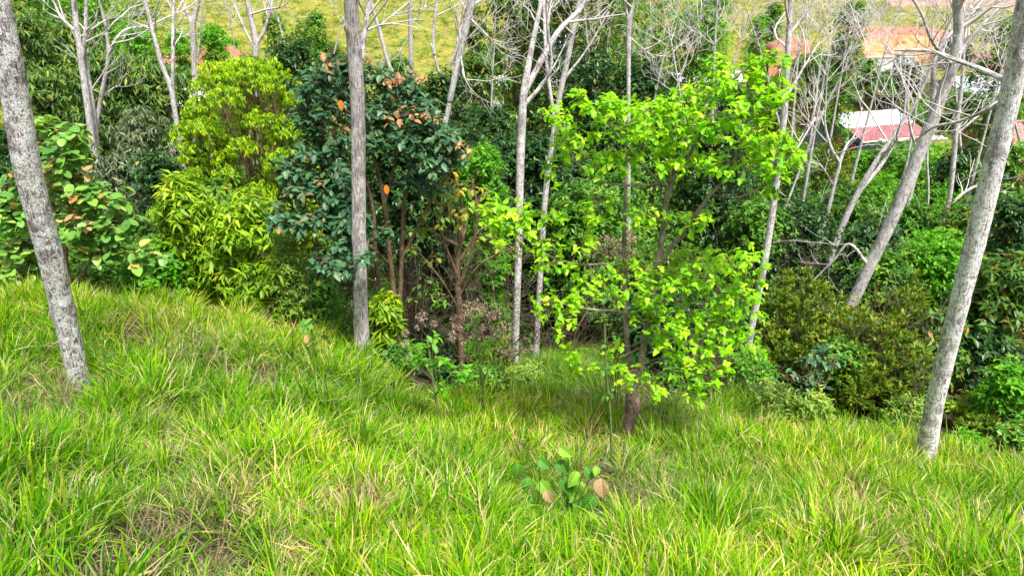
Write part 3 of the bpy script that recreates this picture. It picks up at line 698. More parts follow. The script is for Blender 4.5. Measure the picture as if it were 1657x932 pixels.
T('thick pale trunk leaning strongly right out of the olive shrubs', [(1350, 548, 14, 20), (1372, 505, 14, 21), (1410, 425, 13.9, 22), (1448, 345, 13.8, 23), (1488, 245, 13.7, 22), (1520, 165, 13.6, 21), (1543, 105, 13.5, 20), (1551, 50, 13.5, 18), (1549, 0, 13.4, 17)],
  [[(1500, 225, 13.7, 11), (1510, 160, 13.9, 10), (1515, 90, 14, 8), (1560, 30, 14.1, 6), (1600, -20, 14.2, 4)], [(1548, 95, 13.5, 10), (1580, 50, 13.6, 8), (1620, 10, 13.7, 6), (1650, -20, 13.7, 4)], [(1545, 110, 13.5, 8), (1510, 70, 13.3, 6), (1490, 20, 13.2, 5), (1470, -10, 13.2, 3)], [(1544, 60, 13.5, 9), (1572, 10, 13.5, 7)],
   [(1405, 430, 13.9, 7), (1375, 395, 13.9, 5), (1350, 420, 14.0, 4), (1310, 460, 14.2, 3)]], seed=7, nb=5, up=1.5, bl=2.2, tb=.7, sides=16)
T('slanting pale tree with paired stems to the left of the thick leaning trunk', [(1338, 435, 21, 11), (1352, 395, 21, 12), (1372, 345, 21, 12), (1398, 295, 21, 11), (1425, 250, 21, 9), (1450, 215, 21, 8), (1480, 170, 21, 6), (1502, 120, 21, 5)],
  [[(1388, 312, 21, 9), (1420, 275, 21.3, 8), (1445, 235, 21.5, 7), (1462, 190, 21.7, 5), (1466, 140, 21.8, 3)], [(1352, 400, 21, 4), (1330, 380, 20.8, 3), (1310, 340, 20.6, 2)]], seed=8, nb=6, up=1.5, bl=2.6, tb=.5, sides=12)
T('thin crooked pale tree with two upright arms before the blue house', [(1310, 448, 21.5, 8), (1325, 395, 21.5, 8), (1340, 340, 21.5, 8), (1352, 290, 21.5, 7), (1358, 265, 21.5, 7), (1345, 240, 21.5, 6), (1335, 200, 21.5, 4), (1337, 150, 21.5, 3)],
  [[(1358, 266, 21.5, 6), (1370, 235, 21.6, 5), (1382, 220, 21.8, 4), (1395, 175, 22, 3)], [(1348, 300, 21.5, 3), (1330, 270, 21.3, 2), (1310, 262, 21.2, 2)]], seed=9, nb=5, up=1, bl=2, tb=.55, sides=9)
T('narrow pale trunk behind the thick leaning trunk, bending right', [(1448, 385, 22, 8), (1465, 340, 22, 9), (1480, 290, 22, 9), (1496, 245, 22, 8), (1515, 200, 22, 8), (1532, 140, 22, 7), (1545, 60, 22, 5)],
  [[(1490, 262, 22, 5), (1472, 200, 22, 5), (1470, 130, 22.2, 4), (1490, 60, 22.5, 3)]], seed=10, nb=5, up=1, bl=2.4, tb=.6, sides=9)
T('slim upright pale tree between the leaning trunks on the right', [(1513, 420, 20, 8), (1524, 370, 20, 8), (1536, 320, 20, 9), (1543, 260, 20, 9), (1548, 200, 20, 9), (1556, 140, 20, 7), (1560, 70, 20, 5)],
  [[(1540, 330, 20, 5), (1560, 312, 20, 5), (1585, 298, 20, 4)], [(1546, 220, 20, 5), (1580, 190, 20, 4), (1620, 160, 20.3, 3)]], seed=11, nb=5, up=1, bl=2.2, tb=.6, sides=9)
T('short thin pale stem behind the leaning trunk', [(1501, 350, 24, 5), (1502, 300, 24, 5), (1500, 255, 24, 5), (1505, 200, 24, 4)], seed=12, nb=4, up=1.5, bl=1.8, sides=7)
T('left pale tree of the twin pair among the bamboo', [(170, 330, 22, 10), (163, 290, 22, 11), (150, 235, 22, 12), (143, 180, 22, 12), (133, 110, 22, 12), (125, 50, 22, 11), (118, -10, 22, 10)],
  [[(132, 100, 22, 7), (138, 55, 22, 7), (140, -10, 22, 7)], [(122, 50, 22, 6), (100, 30, 22.2, 5), (85, 0, 22.4, 4)], [(130, 60, 22, 4), (160, 40, 22.3, 3), (185, 25, 22.5, 2)]], seed=13, nb=2, up=2, bl=2, tb=.7, sides=12)
T('right pale tree of the twin pair with a long arm reaching right', [(172, 325, 22.5, 9), (165, 290, 22.5, 9), (157, 240, 22.5, 8), (157, 200, 22.5, 9), (165, 150, 22.5, 8), (175, 95, 22.5, 7), (172, 50, 22.5, 6), (163, 10, 22.5, 5)],
  [[(175, 90, 22.5, 6), (190, 62, 22.5, 6), (208, 47, 22.6, 5), (240, 43, 22.7, 3)], [(158, 235, 22.5, 8), (150, 170, 22.3, 8), (140, 100, 22.2, 6), (137, 60, 22.1, 6)], [(165, 158, 22.5, 4), (180, 145, 22.7, 3), (195, 138, 22.8, 2)]], seed=14, nb=4, up=2, bl=2.4, tb=.6, sides=10)
T('slender pale tree leaning left over the bright rounded tree, forked at half height', [(296, 262, 20, 8), (290, 225, 20, 9), (283, 180, 20, 10), (277, 145, 20, 10), (262, 105, 20, 9), (248, 55, 20, 8), (234, 0, 20, 7)],
  [[(279, 145, 20, 7), (280, 90, 20, 7), (280, 40, 20.1, 6), (282, -10, 20.2, 6)], [(250, 50, 20, 3), (215, 35, 20.2, 2)]], seed=15, nb=3, up=2, bl=2.3, tb=.65, sides=10)
T('pale upright trunk behind the bright rounded tree on the left', [(316, 170, 24, 11), (315, 120, 24, 11), (313, 70, 24, 11), (312, 40, 24, 12), (318, 15, 24, 8), (322, -10, 24, 7)],
  [[(312, 42, 24, 7), (302, 20, 24, 6), (292, -10, 24, 5)], [(318, 110, 24, 3), (325, 50, 24, 3), (328, 0, 24, 3)]], seed=16, nb=3, up=2, bl=2.4, tb=.7, sides=11)
T('grey tree with a short fork behind the right top of the bright rounded tree', [(415, 130, 23, 9), (414, 95, 23, 11), (414, 68, 23, 12), (407, 35, 23, 10), (400, 0, 23, 9)],
  [[(415, 72, 23, 7), (428, 50, 23, 6), (435, 20, 23, 5), (436, -15, 23, 4)], [(412, 80, 23, 5), (395, 45, 23.2, 4), (375, 0, 23.4, 3)]], seed=17, nb=3, up=1.5, bl=2.3, tb=.6, sides=10)
T('thin grey tree leaning left just right of the straight furrowed trunk', [(645, 145, 19, 8), (635, 120, 19, 8), (626, 95, 19, 8), (614, 50, 19, 8), (600, 5, 19, 7)], [[(612, 45, 19, 3), (640, 20, 19.3, 2)]], seed=18, nb=3, up=1.5, bl=2, sides=8)
T('straight mottled grey trunk in front of the sunny pasture', [(669, 150, 20, 8), (666, 110, 20, 9), (664, 50, 20, 9), (662, -10, 20, 8)], [[(664, 60, 20, 3), (650, 78, 20, 3), (646, 90, 20, 2)], [(665, 40, 20, 4), (690, 10, 20.2, 3)]], seed=19, nb=3, up=2, bl=2, tb=.7, sides=10)
T('bent slim grey stem in front of the pasture with a thin side arm', [(709, 112, 26, 5), (703, 90, 26, 6), (701, 60, 26, 6), (705, 20, 26, 6), (708, -10, 26, 5)], seed=20, nb=4, up=1.5, bl=2.2, tb=.5, sides=7)
T('lichen grey tree leaning right in the top centre, with a second dark stem', [(722, 192, 18, 11), (728, 165, 18, 11), (736, 125, 18, 12), (746, 80, 18, 13), (757, 35, 18, 13), (766, -5, 18, 12)],
  [[(738, 115, 18, 8), (742, 60, 18.1, 7), (752, 20, 18.2, 5), (757, -10, 18.3, 4)], [(728, 110, 18, 6), (737, 85, 18, 6), (747, 60, 18, 5)], [(745, 85, 18, 4), (750, 120, 17.8, 4), (754, 132, 17.8, 3)], [(760, 30, 18, 5), (790, 60, 18, 3), (815, 90, 18, 2)]], seed=21, nb=4, up=2, bl=2.2, tb=.7, sides=12)
T('slim straight pale trunk forking at the top centre right above the lime green tree', [(1017, 400, 19, 8), (1017, 280, 19, 8), (1017, 200, 19, 8), (1017, 150, 19, 8), (1017, 90, 19, 9), (1018, 40, 19, 10), (1022, 20, 19, 8), (1030, -10, 19, 6)],
  [[(1018, 42, 19, 6), (1012, 10, 19, 5), (1008, -20, 19, 4)], [(1018, 60, 19, 4), (1040, 80, 19.2, 3), (1060, 95, 19.4, 2)]], seed=22, nb=4, up=1.5, bl=2.2, tb=.7, sides=10)
# thin twiggy trees farther back: px base, py base, Y, lean, height px, width
_bg = [(960, 160, 27, -.1, 150, 5, 'twiggy grey tree left of the slim forked trunk'), (1058, 165, 26, .25, 170, 6, 'twiggy grey tree with a forward lean above the lime green crown'),
       (1095, 120, 30, -.2, 130, 5, 'small bare tree with a V fork in the top centre right'), (1155, 115, 27, .05, 125, 8, 'broad forked bare tree above the highest lime green leaves'),
       (1185, 110, 32, .35, 120, 5, 'thin bare tree leaning right on the pasture edge'), (795, 170, 24, .05, 130, 5, 'low bare tree with many rising arms left of the forked gully tree'), (1080, 200, 24, .3, 170, 5, 'pale wand like stem leaning right behind the lime green crown'),
       (1325, 175, 25, .2, 170, 6, 'dense twiggy tree above the red and white roof'), (1300, 260, 22, .45, 200, 6, 'bare tree leaning right beside the lime green crown'),
       (1262, 210, 25, .25, 190, 5, 'slight bare tree beside the blue house'), (1480, 190, 27, .2, 170, 6, 'twiggy bare tree right of the white roof'),
       (1600, 190, 24, .3, 190, 6, 'bare tree with rising twigs at the right edge'), (1630, 150, 27, -.3, 150, 5, 'bare tree at the far right edge leaning left'), (1290, 110, 34, .1, 110, 5, 'small bare tree on the yellow pasture top right'),
       (460, 70, 34, -.3, 90, 4, 'fine bare tree on the pasture left of the furrowed trunk'), (380, 80, 32, -.2, 90, 3, 'faint twiggy tree on the left pasture'), (545, 70, 34, .3, 90, 4, 'fine bare tree hard by the furrowed trunk'), (1545, 130, 30, -.1, 140, 5, 'bare tree in front of the orange bank'), (1420, 130, 31, .3, 130, 5, 'spiky bare tree below the orange bank'),
       (1240, 120, 26, -.3, 130, 5, 'bare tree leaning left near the top of the lime green crown'), (1325, 120, 28, .15, 130, 5, 'bushy bare tree with upright twigs by the orange bank'), (1365, 100, 34, .2, 100, 4, 'low spreading bare tree by the orange bank')]
for i, (bx, by, Y, ln, hp, w, lab) in enumerate(_bg):
    T(lab, [(bx, by, Y, w * .72), (bx + ln * hp * .3, by - hp * .35, Y, w * .65), (bx + ln * hp * .7, by - hp * .7, Y, w * .45), (bx + ln * hp, by - hp, Y, w * .3)], seed=40 + i, nb=11, bl=hp * pxm(60, Y) * .5, depth=3, tb=.22, up=.5, sides=7, nn=3, brmin=.011)

# ------------------------------------------------------------------ hand shaped leafy plants
def leafy(name, label, cat, base, stems, clusters, leafspec, bark, twig='twig', seed=0, nparts=300, k=6, el=(-.1, .9), droop=.2, tr=.0045, tipn=None, group=None, subtwigs=True, rough=.1, jit=.25, dens=1.0, wsc=1.0, rys=1.0):
    """stems: pixel paths (px,py,Y,w); clusters: (px,py,Y,rx_px,ry_px,rd_m,nleaves[,leafkey])"""
    rng = np.random.default_rng(seed); e = empty(name, base, label, cat, group); org = np.array(e.location)
    nodes = []; 
    for i, s in enumerate(stems):
        q, r = px_path(s); r = r * wsc
        if i == 0: q[0] = base - np.array([0, 0, .1])
        n = max(8, len(q) * 6); sp = spline(q, n); rs = np.maximum(spline(np.stack([r] * 3, 1), n)[:, 0], .004)
        mb = MB(); tube(mb, sp, rs, 12 if rs[0] > .04 else 7, rough=rough, seed=seed + i)
        mb.build('trunk' if i == 0 else 'branch', M[bark], e, org=org); nodes.append(np.concatenate([sp, rs[:, None]], 1))
    nodes = np.vstack(nodes); tw = MB(); groups = {}
    for c in clusters:
        px, py, Y, rx, ry, rd, nl = c[:7]; spec = c[7] if len(c) > 7 else 0
        shape, ls, mk = leafspec[spec]; m = pxm(py, Y); C = P(px, py, Y)
        T_ = max(1, int(nl * dens / k)); u = rng.normal(0, 1, (T_, 3)); u /= np.linalg.norm(u, axis=1)[:, None]; u *= (rng.uniform(0, 1, T_) ** .4)[:, None]
        tips = C + u * np.array([rx * m, rd, ry * m * rys])
        ax = u * .5 + np.array([0, -.15, .8]) + rng.normal(0, jit, (T_, 3))
        p, d, up = rosettes(rng, tips, ax, k, el, droop, ls * .15, ls * .9)
        sz = ls * rng.uniform(.55, 1.2, len(p)); val = np.clip(np.repeat(rng.normal(.5, .15, T_), k) + rng.normal(0, .16, len(p)), 0, .999)
        g = groups.setdefault(spec, [[], [], [], [], []])
        for a, b in zip(g, (p, d, up, sz, val)): a.append(b)
        # limb from the nearest stem point below the cluster, then twigs
        cost = np.linalg.norm(nodes[:, :3] - C, axis=1) + np.maximum(0, nodes[:, 2] - C[2]) * 1.2
        a = nodes[np.argmin(cost)]; L = np.linalg.norm(a[:3] - C)
        mid = (a[:3] + C) / 2 + np.array([0, 0, -.08 * L]) + rng.normal(0, .05 * L, 3)
        limb = spline([a[:3], mid, C], 8); r0 = max(tr * 1.3, min(a[3] * .5, .005 + L * .006))
        tube(tw, limb, np.linspace(r0, tr, 8), 5, cap=False)
        for t_ in tips[:: (1 if T_ < 25 else 2)]:
            q = limb[rng.integers(4, 8)]; tube(tw, spline([q, (q + t_) / 2 + rng.normal(0, .03, 3), t_], 4), [tr, tr * .8, tr * .6, tr * .4], 3, cap=False)
    o = tw.build('twigs', M[twig], e, org=org); o['kind'] = 'stuff'
    tot = sum(len(np.concatenate(g[0])) for g in groups.values())
    for sk, g in groups.items():
        g = [np.concatenate(a) for a in g]; shape, ls, mk = leafspec[sk]
        leaf_parts(e, shape, g[0], g[1], g[2], g[3], g[4], mk, n=int(nparts * len(g[0]) / tot))
    return e

# the lime green tree in front
Yb = 8.25
base = P(1016, 704, 8.2)
leafy('lime_green_tree', 'bright lime green young tree with layered leaves on a scarred brown trunk', 'tree', base,
      [[(1014, 700, 8.2, 22), (1017, 670, 8.2, 19), (1023, 645, 8.2, 22), (1026, 625, 8.2, 17), (1036, 590, 8.2, 13), (1046, 530, 8.2, 13), (1054, 474, 8.2, 14), (1064, 430, 8.2, 13), (1072, 380, 8.2, 11), (1080, 315, 8.2, 10), (1090, 285, 8.2, 7), (1097, 232, 8.2, 5), (1100, 180, 8.2, 3)],
       [(1024, 632, 8.25, 13), (1019, 590, 8.4, 11), (1013, 530, 8.5, 10), (1011, 450, 8.6, 9), (1010, 380, 8.7, 8), (1012, 310, 8.8, 6), (1015, 240, 8.9, 4)],
       [(1060, 442, 8.2, 9), (1085, 402, 8.0, 10), (1110, 370, 7.9, 10), (1142, 325, 7.8, 8), (1172, 288, 7.75, 7), (1195, 240, 7.7, 5), (1215, 180, 7.7, 3)],
       [(1088, 290, 8.2, 7), (1110, 262, 8.1, 6), (1134, 215, 8.0, 6), (1148, 175, 7.95, 5), (1163, 150, 7.9, 4), (1190, 125, 7.9, 4), (1225, 100, 7.9, 3), (1258, 88, 7.9, 2)],
       [(1083, 305, 8.2, 7), (1064, 292, 8.0, 6), (1035, 262, 7.8, 5), (1006, 228, 7.6, 5), (985, 200, 7.5, 4), (970, 175, 7.5, 3)],
       [(1062, 300, 8.1, 6), (1010, 300, 7.9, 5), (965, 290, 7.7, 4), (930, 262, 7.6, 4), (897, 238, 7.5, 2)],
       [(1012, 440, 8.6, 6), (985, 428, 8.3, 5), (940, 428, 8.0, 5), (890, 415, 7.8, 4), (850, 385, 7.7, 3), (810, 360, 7.6, 2)],
       [(1046, 520, 8.2, 6), (1010, 505, 8.0, 4), (950, 500, 7.8, 4), (900, 490, 7.7, 2)],
       [(1150, 315, 7.8, 5), (1190, 320, 7.6, 4), (1235, 300, 7.5, 3), (1270, 260, 7.5, 2)],
       [(1050, 500, 8.2, 7), (1090, 480, 8.3, 6), (1140, 470, 8.4, 5), (1200, 480, 8.4, 3)],
       [(1036, 590, 8.2, 6), (1070, 580, 8.1, 4), (1110, 590, 8.0, 3)]],
      [(1245, 92, 7.9, 34, 14, .30, 50), (1212, 118, 7.9, 40, 18, .35, 70), (1165, 105, 7.9, 26, 15, .3, 34), (1150, 138, 7.95, 44, 18, .4, 75), (1255, 150, 7.75, 34, 26, .4, 80), (1205, 160, 7.8, 45, 22, .4, 85),
       (1110, 165, 8.0, 50, 20, .45, 100), (1045, 178, 7.9, 60, 18, .5, 120), (985, 170, 7.6, 40, 16, .4, 70), (935, 158, 7.5, 26, 16, .3, 34), (905, 182, 7.5, 30, 12, .3, 34), (1010, 205, 7.7, 70, 20, .5, 130),
       (930, 225, 7.6, 40, 22, .35, 60), (905, 270, 7.6, 24, 26, .3, 24), (1085, 215, 8.0, 60, 22, .5, 120), (1160, 200, 7.9, 50, 22, .4, 95), (1225, 215, 7.6, 55, 24, .4, 115), (1280, 240, 7.5, 28, 16, .3, 48), (1250, 262, 7.5, 40, 18, .35, 62),
       (1180, 262, 7.7, 50, 20, .4, 75), (1100, 255, 8.0, 60, 18, .5, 85), (1020, 250, 7.8, 50, 18, .4, 70), (965, 262, 7.7, 36, 14, .3, 34), (1240, 300, 7.5, 26, 14, .3, 22),
       (795, 340, 7.6, 32, 16, .3, 56), (850, 352, 7.7, 42, 20, .35, 76), (812, 372, 7.65, 30, 16, .3, 38), (880, 392, 7.75, 40, 16, .35, 50), (940, 385, 8.0, 40, 16, .35, 40), (900, 345, 7.8, 30, 18, .3, 30),
       (1120, 412, 8.2, 46, 16, .4, 55), (1180, 420, 8.3, 36, 22, .4, 60), (1205, 455, 8.3, 32, 26, .4, 60), (1090, 450, 8.1, 50, 20, .4, 80), (1150, 468, 8.3, 52, 20, .4, 85), (1195, 505, 8.4, 46, 22, .4, 85),
       (880, 487, 7.7, 34, 10, .25, 32), (935, 480, 7.8, 36, 16, .3, 42), (905, 512, 7.7, 36, 12, .25, 30), (985, 470, 7.9, 34, 20, .3, 42), (925, 568, 7.6, 26, 14, .25, 24), (945, 590, 7.6, 20, 9, .2, 12), (905, 535, 7.6, 14, 16, .2, 12),
       (1040, 500, 8.0, 46, 18, .35, 62), (1110, 510, 8.1, 52, 20, .4, 80), (1150, 545, 8.2, 46, 20, .4, 70), (1080, 545, 8.0, 44, 16, .35, 48), (1200, 545, 8.3, 34, 16, .3, 38), (1225, 570, 8.2, 20, 8, .2, 12),
       (1018, 602, 7.9, 34, 14, .3, 34), (890, 430, 7.8, 40, 14, .3, 30), (960, 440, 8.0, 36, 16, .3, 36), (1060, 470, 7.8, 44, 22, .3, 56), (1040, 350, 8.0, 60, 20, .4, 46), (1130, 350, 7.8, 50, 22, .4, 46), (960, 330, 7.8, 46, 20, .3, 36), (1110, 440, 8.0, 60, 24, .4, 70), (1170, 520, 8.2, 56, 26, .4, 80), (1070, 520, 7.9, 50, 22, .4, 56), (1020, 440, 8.2, 50, 24, .3, 46), (1210, 420, 8.3, 30, 26, .3, 40), (1140, 610, 8.0, 40, 24, .3, 40), (1060, 628, 7.8, 22, 12, .25, 20), (1115, 600, 8.0, 32, 22, .3, 45), (1130, 635, 7.9, 24, 18, .25, 26), (1100, 572, 8.0, 40, 12, .3, 32), (1165, 590, 8.0, 26, 12, .25, 20), (995, 560, 8.0, 22, 14, .2, 12)],
      [('soft', .088, 'lime')], 'bark_tan', 'twig', seed=11, wsc=.86, k=5, el=(-.5, 1.0), droop=.2, tr=.0035, dens=2.1, rys=1.3)

# dark tree with rust coloured tips
bx = P(640, 520, 11.6)[0]; base = np.array([bx, 11.9, gz(bx, 11.9)])
leafy('dark_leaf_tree', 'dark blue green broad leaved tree with rusty brown tips, standing behind the furrowed trunk', 'tree', base,
      [[(640, 560, 11.9, 16), (632, 430, 11.9, 12), (622, 330, 11.9, 10), (600, 240, 11.9, 8), (560, 150, 11.9, 5)],
       [(645, 545, 11.9, 12), (650, 420, 12, 10), (655, 320, 12, 9), (670, 250, 12, 7), (700, 190, 12, 4)],
       [(635, 540, 11.9, 12), (610, 440, 11.7, 10), (602, 330, 11.6, 9), (575, 270, 11.5, 7), (520, 240, 11.4, 4)],
       [(632, 430, 11.9, 8), (600, 400, 11.4, 7), (550, 370, 11.0, 5), (490, 350, 10.7, 3)],
       [(650, 420, 12, 8), (690, 340, 12, 7), (720, 290, 12, 5)], [(605, 450, 11.7, 6), (600, 430, 10.8, 5), (570, 420, 10.2, 4), (530, 425, 10, 2)], [(622, 330, 11.9, 8), (640, 250, 12.2, 6), (630, 160, 12.2, 4)]],
      [(540, 105, 11.8, 44, 20, .6, 90), (500, 135, 11.6, 38, 24, .6, 95), (600, 118, 12.2, 46, 20, .6, 90), (650, 135, 12.2, 40, 22, .6, 90), (540, 165, 11.6, 50, 28, .7, 150), (495, 190, 11.4, 30, 26, .5, 80), (620, 175, 12.0, 46, 26, .7, 130), (685, 175, 12.0, 38, 24, .6, 100),
       (655, 215, 11.7, 56, 22, .7, 150), (715, 215, 11.8, 36, 20, .5, 80), (580, 220, 11.6, 40, 26, .6, 100), (520, 235, 11.3, 44, 22, .6, 115), (470, 265, 11.1, 34, 22, .5, 80), (540, 280, 11.1, 44, 22, .5, 110), (490, 300, 10.9, 46, 20, .5, 105), (555, 318, 10.9, 40, 18, .5, 90),
       (730, 255, 11.6, 30, 16, .4, 50), (690, 262, 11.6, 44, 16, .5, 70), (455, 345, 10.6, 28, 14, .4, 45), (510, 345, 10.7, 44, 16, .5, 85), (570, 352, 10.5, 34, 12, .4, 45), (520, 420, 10.0, 26, 14, .3, 34), (560, 432, 9.7, 30, 12, .3, 38), (590, 412, 9.5, 16, 10, .2, 18), (552, 385, 10.3, 40, 12, .4, 45),
       (660, 290, 11.8, 40, 12, .5, 30), (620, 375, 11.2, 20, 14, .3, 20), (700, 300, 11.9, 30, 12, .4, 24),
       (560, 95, 11.8, 70, 12, .5, 26, 1), (640, 125, 12.1, 60, 14, .5, 30, 1), (670, 185, 11.6, 70, 14, .5, 36, 1), (520, 190, 11.3, 60, 40, .4, 16, 1), (740, 235, 11.5, 30, 12, .4, 14, 1)],
      [('ovate', .155, 'teal'), ('ovate', .125, 'rust_leaf')], 'bark_brown', 'twig', seed=12, k=6, el=(-.2, .8), droop=.3, tr=.005, dens=2.7, wsc=.72)
# single orange leaves on that tree
# round leaved shrub at the left edge
bx = P(95, 470, 10.6)[0]; base = np.array([bx, 10.9, gz(bx, 10.9)])
leafy('round_leaf_shrub', 'shrub with large round green leaves and some brown ones behind the leftmost trunk', 'shrub', base,
      [[(95, 500, 10.9, 12), (105, 420, 10.9, 10), (115, 330, 10.9, 8), (110, 250, 10.9, 5)], [(90, 500, 10.9, 10), (60, 400, 10.9, 8), (40, 320, 10.9, 6), (20, 280, 10.9, 4)],
       [(100, 495, 10.9, 9), (150, 420, 10.8, 7), (185, 360, 10.7, 4)], [(100, 420, 10.9, 8), (80, 300, 11.1, 6), (60, 220, 11.2, 4)]],
      [(95, 215, 10.9, 38, 22, .5, 50), (60, 200, 11.2, 26, 14, .4, 24), (110, 250, 10.7, 34, 26, .5, 60), (65, 255, 10.9, 34, 26, .5, 55), (15, 300, 10.8, 40, 26, .5, 60), (-40, 320, 10.8, 40, 40, .5, 60), (25, 345, 10.6, 44, 26, .5, 70), (25, 400, 10.5, 34, 22, .4, 48),
       (125, 310, 10.6, 38, 26, .5, 62), (175, 320, 10.6, 32, 20, .4, 46), (130, 360, 10.4, 44, 26, .5, 76), (185, 365, 10.5, 34, 20, .4, 46), (160, 405, 10.3, 34, 22, .4, 48), (90, 290, 10.7, 36, 30, .5, 48), (215, 350, 10.6, 20, 16, .3, 22), (240, 412, 10.0, 26, 16, .3, 26), (20, 440, 10.4, 30, 14, .3, 24),
       (100, 300, 10.6, 60, 70, .4, 20, 1), (130, 350, 10.4, 60, 50, .4, 12, 1)],
      [('round', .168, 'bigleaf'), ('round', .15, 'tan_leaf')], 'bark_brown', 'twig', seed=13, k=5, el=(-.2, .9), droop=.25, tr=.006, dens=2.2)
# yellowing sparse tree in the middle
bx = P(745, 560, 12.2)[0]; base = np.array([bx, 12.4, gz(bx, 12.4)])
leafy('yellowing_tree', 'sparse brown stemmed tree with green and yellow leaves beside the gully', 'tree', base,
      [[(735, 570, 12.4, 11), (743, 500, 12.4, 11), (740, 430, 12.4, 9), (748, 350, 12.4, 6), (738, 290, 12.4, 3)], [(741, 470, 12.4, 7), (762, 410, 12.3, 5), (772, 350, 12.2, 4), (765, 290, 12.2, 2)], [(742, 450, 12.4, 6), (722, 400, 12.2, 4), (705, 340, 12.1, 2)],
       [(744, 480, 12.4, 5), (775, 430, 12.1, 4), (830, 400, 12.0, 2)], [(744, 400, 12.4, 6), (760, 340, 12.6, 4), (765, 290, 12.6, 3)], [(742, 500, 12.4, 4), (712, 450, 12, 3), (670, 400, 11.8, 2)], [(746, 400, 12.4, 6), (700, 375, 12.3, 5), (680, 350, 12.2, 3)], [(745, 420, 12.4, 6), (780, 370, 12.5, 4), (830, 360, 12.6, 3)]],
      [(705, 310, 12.1, 34, 18, .4, 44), (740, 300, 12.4, 34, 18, .4, 40), (720, 345, 12.0, 44, 16, .4, 44), (775, 320, 12.4, 30, 22, .4, 30), (690, 370, 12.0, 26, 16, .3, 22), (790, 380, 12.2, 26, 20, .3, 18), (830, 405, 12.0, 24, 22, .3, 26), (670, 405, 11.8, 22, 16, .3, 14), (700, 420, 12, 20, 12, .3, 10), (720, 280, 12.1, 26, 12, .3, 24), (700, 480, 12.0, 40, 22, .5, 50, 1), (690, 450, 12, 30, 20, .4, 30, 1)],
      [('ovate', .15, 'yleaf'), ('quad', .15, 'mid')], 'bark_brown', 'twig', seed=14, k=4, el=(-.4, .6), droop=.5, tr=.006, nparts=200)

# ------------------------------------------------------------------ shrubs of the crest and the gully
S = shrub
S('bright_rounded_tree', 'bright yellow green tree of rounded drooping tufts left of the furrowed trunk', 'tree', 'conif', 392, 88, 14.2, 260, dens=1.35, seed=1, maxt=5600, sprig=0, inner=.04, lump=False, tophalf=True, tuft=(82, .34))
S('bright_rounded_tree', 'smaller yellow green tufted tree at the lower left of the big rounded one', 'tree', 'conif', 322, 175, 13.6, 130, dens=1.2, seed=2, maxt=3000, sprig=0, inner=.04, lump=False, tophalf=True, tuft=(40, .28))
S('lance_leaf_shrub', 'yellow green shrub with long narrow leaves, left one below the rounded tree', 'shrub', 'yelgreen', 290, 292, 11.8, 120, dens=1.3, seed=3, nl=9, low=.2)
S('lance_leaf_shrub', 'brightest yellow green shrub with long narrow leaves on the crest, below the rounded tree', 'shrub', 'yelgreen', 395, 322, 11.4, 150, dens=1.3, seed=4, nl=11, low=.2)
S('lance_leaf_shrub', 'olive green narrow leaved shrub behind the two bright ones', 'shrub', 'rusty', 345, 290, 12.6, 150, dens=1.1, seed=5, nl=9)
S('lance_leaf_shrub', 'low green narrow leaved shrub on the crest left of the furrowed trunk', 'shrub', 'yelgreen', 445, 415, 11.0, 90, dens=1.0, seed=6, lsc=.9)
S('feathery_shrub', 'feathery grey green shrub with brownish flower tops left of the furrowed trunk', 'shrub', 'pale', 460, 385, 10.8, 62, dens=.9, seed=7, lsc=.6)
S('low_shrub', 'dark low shrub at the grass edge left of the furrowed trunk', 'shrub', 'mid', 505, 440, 11.2, 90, dens=1.0, seed=8)
S('low_shrub', 'green fern like shrub at the grass edge behind the round leaved shrub', 'shrub', 'fresh', 240, 405, 11.2, 110, dens=.9, seed=9)
S('low_shrub', 'yellowish low shrub at the left frame edge under the round leaves', 'shrub', 'yelgreen', 25, 395, 11.3, 110, dens=1.0, seed=10)
S('low_shrub', 'yellow green long leaved plant right of the furrowed trunk foot', 'shrub', 'yelgreen', 622, 478, 11.3, 60, dens=.9, seed=11, nl=6, low=.3)
S('low_shrub', 'dark undergrowth bush in the shade beyond the furrowed trunk', 'shrub', 'dark', 690, 520, 13.6, 90, seed=12, lsc=.8)
S('shade_tree', 'dark crowned tree whose shade lies behind the furrowed trunk', 'tree', 'dark', 640, 190, 17.5, 190, seed=401, low=.5, dens=1.2)
S('shade_tree', 'dark crowned tree shading the ground behind the yellowing tree', 'tree', 'dark', 740, 205, 18.5, 190, seed=402, low=.5, dens=1.2)
S('shade_tree', 'dark crowned tree shading the left side of the gully', 'tree', 'dark', 840, 225, 20.5, 180, seed=403, low=.45, dens=1.2)
S('shade_tree', 'dark crowned tree shading the far end of the gully', 'tree', 'dark', 930, 250, 22, 190, seed=404, low=.4, dens=1.2)
S('shade_tree', 'dark crowned tree behind the bright long leaved shrubs', 'tree', 'dark', 505, 230, 16, 170, seed=405, low=.4, dens=1.2)
S('low_shrub', 'fresh green low plant at the foot of the yellowing tree', 'shrub', 'fresh', 660, 560, 10.8, 50, dens=.8, seed=13, lsc=.9)
S('fresh_tree', 'fresh green fine leaved tree between the dark tree and the forked gully tree', 'tree', 'fresh', 782, 235, 16, 95, dens=1.2, seed=14, nl=10)
S('fresh_tree', 'green bushy tree behind the lower lime green leaves', 'tree', 'mid', 960, 300, 17.5, 170, dens=1.1, seed=15, nl=12)
S('low_shrub', 'dark leafy shrub at the left edge of the grassy gully floor', 'shrub', 'olive', 800, 560, 12.4, 90, seed=16, dens=1.0)
S('low_shrub', 'low green weed mat beside the grassy gully floor', 'shrub', 'pale', 850, 590, 11.4, 70, seed=17, dens=.8, lsc=.7)
S('low_shrub', 'shaded bush behind the split stems of the lime green tree', 'shrub', 'dark', 1100, 470, 14, 190, seed=18)
